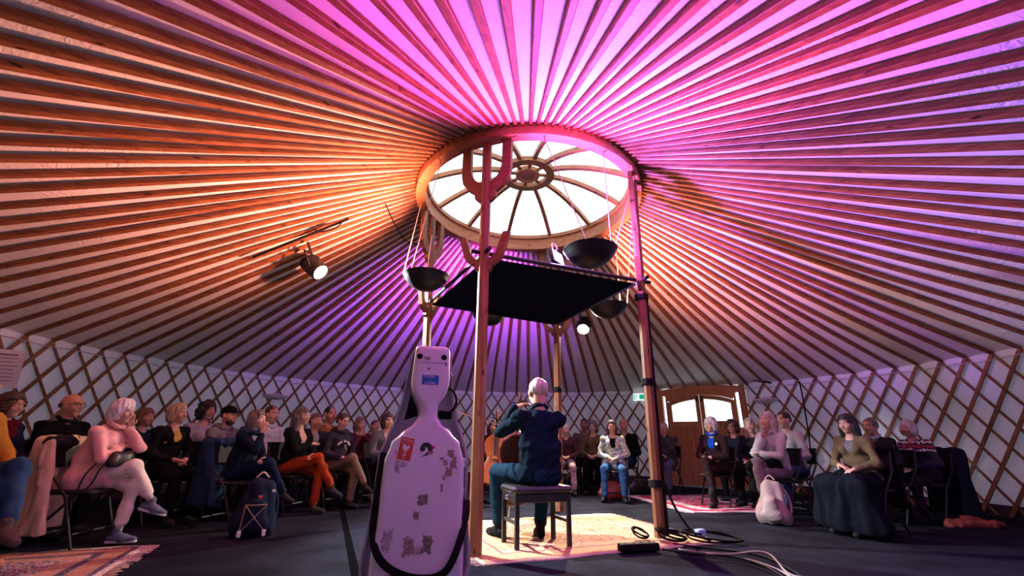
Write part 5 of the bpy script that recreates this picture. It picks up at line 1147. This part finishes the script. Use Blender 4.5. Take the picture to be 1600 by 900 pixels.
P_('person in maroon top pressing both hands to the mouth', 'in maroon top', 563, 663, 7.7, (0.075, 0.015, 0.028), BK, ('bob', (0.14, 0.10, 0.08)), PALE, look=(0.3, 4.8, 0.9), arms=('mouth', 'mouth'), lean=12, vox=0.008)
P_('person in brown top peeking between the maroon top and grey cardigan', 'in brown top', 586, 666, 8.5, (0.05, 0.035, 0.03), BK, ('short', BROWN), RUDDY, look=(0.3, 4.8, 1.1))
P_('person in grey cardigan over a pale blouse beside the cello case', 'in grey cardigan', 606, 658, 7.3, (0.10, 0.105, 0.13), BK, ('bob', (0.035, 0.018, 0.015)), PALE, look=(0.6, 4.3, 1.2), inner=(0.55, 0.48, 0.46), vox=0.0075)
# far side
P_('person in plum cardigan and flowered trousers behind the tent pole', 'in plum cardigan', 884, 672, 8.7, (0.06, 0.026, 0.030), BK, ('short', WHITE), PALE, look=(0.0, 4.9, 1.0), botmat=FLTR, arms=('lap', 'lap'), legs='apart', lean=10)
P_('person in khaki coat tucked behind the olive cardigan', 'in khaki coat', 913, 664, 9.8, (0.12, 0.10, 0.07), BK, ('crop', DARK), (0.3, 0.17, 0.11), look=(0.2, 4.8, 1.1), fem=False)
P_('person in olive cardigan and glasses with hands folded', 'in olive cardigan', 926, 667, 9.0, (0.10, 0.085, 0.05), BK, ('curly', (0.13, 0.115, 0.11)), PALE, look=(0.3, 4.4, 1.0), glasses=(0.1, 0.08, 0.08))
P_('person in flowery blue and yellow jacket with jeans, smiling', 'in flowery jacket', 956, 667, 8.05, BK, (0.03, 0.085, 0.20), ('bob', (0.05, 0.035, 0.03)), RUDDY, look=(0.4, 2.5, 0.95), topmat=FLORAL, inner=(0.0065, 0.0065, 0.008), legs='apart', longtop=0.25, glasses=(0.25, 0.2, 0.2), vox=0.008, face=(0.7, 4.2))
P_('person in black sweater and jeans seated behind the flowery jacket', 'in black sweater and jeans', 974, 664, 9.5, BK, JEAN, ('bald', (0.3, 0.25, 0.22)), RUDDY, look=(0.4, 4.4, 1.1), legs='crossL', fem=False)
P_('person in dark grey jacket and jeans with hand on chin by the door', 'in dark grey jacket', 1037, 670, 9.4, (0.05, 0.047, 0.055), (0.07, 0.10, 0.16), ('short', (0.42, 0.42, 0.44)), RUDDY, look=(0.4, 4.2, 1.0), glasses=(0.1, 0.1, 0.1), arms=('chin', 'lapx'), fem=False, collar=(0.05, 0.047, 0.055))
P_('person in dark brown coat and bright blue shirt with crossed legs', 'in dark brown coat and blue shirt', 1110, 664, 7.9, (0.026, 0.014, 0.014), (0.022, 0.012, 0.013), ('fluffy', (0.46, 0.46, 0.48)), PALE, look=(-1.0, 4.4, 1.45), inner=(0.01, 0.07, 0.42), opening=0.3, collar=(0.01, 0.07, 0.42), legs='crossR', arms=('lapx', 'lapx'), glasses=(0.35, 0.3, 0.3), vox=0.0075, longtop=0.2)
P_('person in dark blue top and glasses between the brown coat and the dark sweater', 'in dark blue top', 1144, 667, 8.9, (0.02, 0.03, 0.06), BK, ('curly', (0.05, 0.035, 0.03)), RUDDY, look=(0.0, 4.4, 1.1), glasses=(0.02, 0.02, 0.02))
P_('person in dark sweater leaning beside the beige shirt', 'in dark sweater', 1171, 665, 8.3, (0.014, 0.016, 0.022), BK, ('long', (0.30, 0.27, 0.23)), PALE, look=(0.2, 2.0, 1.0), head_roll=10)
P_('person in beige shirt with folded arms and raised chin', 'in beige shirt', 1198, 657, 7.2, (0.42, 0.42, 0.44), (0.15, 0.13, 0.14), ('long', (0.45, 0.40, 0.35)), PALE, look=(-1.0, 3.8, 1.55), arms=('crossed', 'chest'), collar=(0.42, 0.42, 0.44), vox=0.007, legs='crossR')
P_('person in pale sage linen shirt over white, sitting tall', 'in pale sage shirt', 1224, 656, 7.95, (0.36, 0.41, 0.40), JEAN, ('bun', (0.05, 0.028, 0.02)), PALE, look=(-1.2, 4.6, 1.2), inner=(0.6, 0.58, 0.56), vox=0.0075)
asian = P_('person in olive sweater and long black skirt', 'in olive sweater and skirt', 1323, 662, 6.45, (0.105, 0.078, 0.045), BK, ('long', (0.010, 0.008, 0.009)), PALE, look=(-0.8, 3.4, 0.75), skirt=(0.006, 0.008, 0.014), arms=('thigh', 'lapx'), inner=(0.12, 0.12, 0.14), vox=0.0065, face=(0.6, 3.9), head_pitch=-4, longtop=0.12)
P_('person in black blazer with pale blue collar leaning forward', 'in black blazer', 1360, 667, 7.6, (0.012, 0.014, 0.022), BK, ('short', (0.13, 0.115, 0.11)), TANNED, look=(-0.5, 4.6, 1.0), collar=(0.30, 0.38, 0.5), fem=False, glasses=(0.1, 0.1, 0.1), lean=16)
P_('person in navy, red and white patterned knit sweater', 'in patterned knit sweater', 1418, 670, 8.0, BK, (0.02, 0.02, 0.028), ('fluffy', (0.60, 0.59, 0.58)), RUDDY, look=(-0.5, 4.2, 1.0), topmat=nordic(), lean=14, vox=0.008)
def who(n_): return next(p for p in PEOPLE if p[0] == n_)
def on(n_, v_): _, t_, hip_, yaw_, s_, d_ = who(n_); return hip_+Matrix.Rotation(yaw_, 3, 'Z')@V3(v_)
# lettering on the hoodie
_, t_, hip_, yaw_, s_, dj = who('in lettered hoodie')
MWT = mat('hoodie_print', (0.5, 0.45, 0.46), 0.8)
ce = dj['chest']+V3((0, 0.168*s_, -0.06*s_))
b = MB(); L_, R_ = [], []
for i in range(13):
    a = math.radians(150-120*i/12); L_.append((0.125*math.cos(a), 0.125*math.sin(a)-0.09)); R_.append((0.098*math.cos(a), 0.098*math.sin(a)-0.09))
b = MB()
for i in range(12):
    if i in (4, 7): continue
    b.strip([L_[i], (L_[i][0]*0.2+L_[i+1][0]*0.8, L_[i][1]*0.2+L_[i+1][1]*0.8)], [R_[i], (R_[i][0]*0.2+R_[i+1][0]*0.8, R_[i][1]*0.2+R_[i+1][1]*0.8)], 0.004, None, ce-V3((0, 0.9*abs(i-5.5)/5.5*0.02, 0)))
obj('chest_print', b, MWT, t_)
for k, ch in enumerate('D6'):
    o = obj('chest_letter', text_mesh(ch, 0.05, 0.001), MWT, t_); o.matrix_local = Matrix.Translation(ce+V3((-0.01-0.02*k, 0.004, -0.045-0.035*k))) @ Matrix.Rotation(math.pi, 4, 'Z') @ Matrix.Rotation(math.pi/2, 4, 'X')
# round white badge on the brown coat
_, t_, hip_, yaw_, s_, dj = who('in dark brown coat and blue shirt')
b = MB(); b.lathe([(0.001, 0.004), (0.02, 0.003), (0.022, 0.0)], 14, rot_to((0, 1, 0.2)), dj['chest']+V3((-0.10, 0.128, -0.03))*s_); obj('badge', b, mat('badge_white', (0.8, 0.8, 0.82), 0.5), t_)
# ================================================================== BAGS AND COATS
def backpack(label, loc, rz, col, strapcol, sc=1.0, bungee=False, handle=(0.6, 0.5, 0.45), lean=0.0):
    t = thing('backpack', label, 'backpack', loc, rz)
    S = SDF(); S.cap((-0.08, 0, 0.09), (0.08, 0, 0.09), 0.085, 0.085, 0.05, (0, 1, 0), 0.95); S.cap((0, 0.0, 0.1), (0, 0.02+lean, 0.36), 0.14, 0.10, 0.06, (1, 0, 0), 1.15); S.cut((0, 0, -1), (0, 0, 0.005))
    blob('main_bag', S, 0.012, cloth(col), t, 0.014, 26, 3)
    S = SDF(); S.cap((-0.06, -0.115, 0.1), (0.06, -0.115, 0.1), 0.05, 0.05, 0.03); S.cap((0, -0.115, 0.1), (0, -0.10, 0.24), 0.07, 0.06, 0.04, (1, 0, 0), 1.2); S.cut((0, 0, -1), (0, 0, 0.012)); blob('front_pocket', S, 0.012, cloth(tuple(c*0.9 for c in col)), t, 0.006, 30, 4)
    for sg in (-1, 1):
        b = MB(); b.tube(smoothpath([(sg*0.06, 0.10+lean, 0.40), (sg*0.13, 0.17, 0.30), (sg*0.15, 0.17, 0.15), (sg*0.12, 0.09, 0.05)], 6), 0.016, 6); obj('shoulder_strap', b, cloth(strapcol), t)
    b = MB(); b.tube(smoothpath([(-0.05, 0.03+lean, 0.455), (0, 0.03+lean, 0.50), (0.05, 0.03+lean, 0.455)], 6), 0.008, 6); obj('grab_handle', b, cloth(handle), t)
    if bungee:
        b = MB(); P4 = [(-0.09, -0.175, 0.06), (0.09, -0.172, 0.06), (-0.08, -0.165, 0.26), (0.08, -0.165, 0.26)]
        for a, c in ((0, 3), (1, 2), (2, 3), (0, 2)): b.tube([V3(P4[a]), (V3(P4[a])+V3(P4[c]))/2+V3((0, -0.02, 0)), V3(P4[c])], 0.004, 5)
        obj('bungee_cord', b, mat('bungee', (0.30, 0.22, 0.16), 0.7), t)
        for (x, z) in ((-0.09, 0.05), (0.09, 0.05)): b = MB(); b.box((x, -0.18, z), (0.03, 0.02, 0.05), 0.005); obj('buckle', b, WHITEP, t)
        b = MB(); b.box((0.02, -0.17, 0.32), (0.03, 0.008, 0.02)); obj('orange_tab', b, mat('tab_orange', (0.7, 0.12, 0.02), 0.6), t); b = MB(); b.box((0.11, -0.12, 0.36), (0.025, 0.008, 0.02)); obj('logo_patch', b, WHITEP, t)
    t.scale = (sc, sc, sc); return t
g_ = PZ(382, 842); backpack('dark blue backpack with bungee cords standing before the navy hooded jacket', (g_.x, g_.y+0.12, 0), math.radians(25), (0.010, 0.016, 0.035), (0.014, 0.03, 0.07), 1.12, True)
g_ = PZ(1222, 822); backpack('pale grey canvas backpack slumped beside the long black skirt', (g_.x, g_.y+0.12, 0), math.radians(-40), (0.36, 0.30, 0.29), (0.42, 0.35, 0.33), 1.05, False, lean=0.03)
# red leather handbag
g_ = PZ(958, 782); t = thing('handbag', 'dark red leather handbag on the floor between the flowery jacket wearer\'s feet', 'handbag', (g_.x, g_.y+0.08, 0), math.radians(-12)); S = SDF(); S.cap((-0.14, 0, 0.07), (0.14, 0, 0.07), 0.075, 0.075, 0.04); S.cap((-0.13, 0, 0.24), (0.13, 0, 0.24), 0.035, 0.035, 0.12); S.cap((0, 0, 0.1), (0, 0, 0.22), 0.075, 0.05, 0.06, (1, 0, 0), 2.2); S.cut((0, 0, -1), (0, 0, 0.004)); blob('bag', S, 0.011, mat('red_leather', (0.16, 0.022, 0.014), 0.4, bump=0.2), t, 0.012, 25, 8)
for sg in (-1, 1): b = MB(); b.tube(smoothpath([(-0.1, sg*0.03, 0.26), (-0.07, sg*0.05, 0.36), (0.07, sg*0.05, 0.36), (0.1, sg*0.03, 0.26)], 6), 0.008, 6); obj('handle', b, MATS['red_leather'], t)
# black handbag on the lap of the pink turtleneck wearer
_, t_, hip_, yaw_, s_, dj = who('in pink turtleneck'); c_ = on('in pink turtleneck', (0.02, 0.27, SEATZ+0.215)); t = thing('shoulder_bag', 'small black shoulder bag on the lap of the person in pink', 'handbag', c_, yaw_)
S = SDF(); S.cap((-0.10, 0, 0), (0.10, 0, 0), 0.045, 0.045, 0.03); S.cap((-0.08, 0, 0.06), (0.08, 0, 0.06), 0.03, 0.03, 0.05); blob('bag', S, 0.011, mat('black_leather', (0.012, 0.012, 0.013), 0.4), t, 0.004, 30, 2)
b = MB(); b.tube(smoothpath([(0.12, 0, 0.02), (0.16, -0.03, -0.05), (0.17, -0.06, -0.17), (0.15, -0.16, -0.25), (0.17, -0.13, -0.10), (0.14, -0.06, 0.03)], 6), 0.007, 6); obj('strap', b, MATS['black_leather'], t)
# cream coat over the chair back
def coat(label, nick, col, seed, hem=0.16, wide=0.26, sleeve=True, side=1, fur=None):
    _, t_, hip_, yaw_, s_, dj = who(nick); t = thing('coat', label, 'coat', hip_, yaw_); S = SDF()
    S.cap((-wide*0.75, -0.25, 0.83), (wide*0.75, -0.25, 0.83), 0.05, 0.05, 0.04)
    nz = int((0.83-hem)/0.05)
    for i in range(nz+1):
        z_ = 0.83-(0.83-hem)*i/nz; S.cap((-wide*0.75, -0.28, z_), (wide*0.8, -0.28, z_), 0.03, 0.03, 0.04)
        if sleeve:
            f_ = i/nz; S.cap((side*wide*0.86, -0.28, z_), (side*wide*(0.92+0.04*f_), -0.18+0.16*f_, z_), 0.032, 0.032, 0.04)
    if sleeve: S.cap((side*wide*0.9, -0.22, 0.82), (side*wide*1.02, -0.17, 0.66), 0.045, 0.04, 0.02); S.cap((side*wide*1.02, -0.17, 0.66), (side*wide*1.04, -0.15, 0.50), 0.04, 0.03, 0.02)
    S.cut((0, 0, -1), (0, 0, hem))
    blob('cloth', S, 0.013, cloth(col), t, 0.014, 34, seed, (1, 1, 0.1))
    if fur: S = SDF(); S.cap((-side*0.02, -0.24, 0.83), (side*wide*0.8, -0.21, 0.82), 0.055, 0.06, 0.03); blob('lining', S, 0.012, cloth(fur), t, 0.012, 50, 3)
    return t
coat('cream coat hung over the chair of the person in pink', 'in pink turtleneck', (0.62, 0.48, 0.36), 4, 0.12, 0.25, True, 1, (0.02, 0.022, 0.03))
coat('blue jacket hung over the chair of the navy hooded jacket wearer', 'in navy hooded jacket', (0.012, 0.026, 0.06), 6, 0.22, 0.25, True, 1)
coat('bulky dark navy coat draped behind the patterned knit sweater', 'in patterned knit sweater', (0.010, 0.013, 0.028), 9, 0.10, 0.30, True, -1)
coat('black coat hung over the chair of the olive sweater wearer', 'in olive sweater and skirt', (0.0065, 0.0065, 0.008), 12, 0.25, 0.25, False)
# bundles on laps and floor
def bundle(name, label, cat, loc, prims, col, seed, rough=0.9):
    t = thing(name, label, cat, loc); S = SDF()
    for q in prims: S.cap(*q)
    S.cut((0, 0, -1), (0, 0, -loc[2]+0.003)) if loc[2] < 0.2 else None
    blob('cloth', S, 0.013, cloth(col, rough), t, 0.022, 24, seed); return t
c_ = on('in beige shirt', (0, 0.28, SEATZ+0.16)); bundle('folded_coat', 'black folded coat on the lap of the beige shirt wearer', 'coat', c_, [((-0.16, 0, 0), (0.16, 0, 0), 0.075, 0.075), ((-0.1, 0.12, -0.08), (0.14, 0.12, -0.1), 0.05, 0.07), ((-0.05, 0.17, -0.1), (-0.05, 0.2, -0.3), 0.06, 0.05)], (0.0065, 0.0065, 0.008), 21)
g_ = PZ(1520, 824); bundle('shawl', 'rust red shawl lying in a heap by the lattice wall', 'shawl', (g_.x, g_.y, 0.0), [((-0.25, 0, 0.03), (0.2, -0.05, 0.03), 0.05, 0.04), ((0.0, 0.06, 0.06), (0.35, 0.0, 0.03), 0.05, 0.03)], (0.20, 0.05, 0.04), 22)
g_ = PZ(1005, 775); t = thing('tote_bag', 'black glossy bag on the floor beside the red rug', 'bag', (g_.x, g_.y+0.2, 0), 0.3); S = SDF(); S.cap((-0.16, 0, 0.09), (0.16, 0, 0.09), 0.09, 0.09, 0.04); S.cap((-0.1, 0, 0.2), (0.1, 0, 0.2), 0.05, 0.05, 0.1); S.cut((0, 0, -1), (0, 0, 0.004)); blob('bag', S, 0.012, mat('gloss_black', (0.012, 0.013, 0.018), 0.2), t, 0.01, 20, 5)
b = MB(); b.tube(smoothpath([(-0.1, 0, 0.22), (-0.05, 0.02, 0.32), (0.05, 0.02, 0.32), (0.1, 0, 0.22)], 6), 0.008, 6); obj('handle', b, MATS['gloss_black'], t)
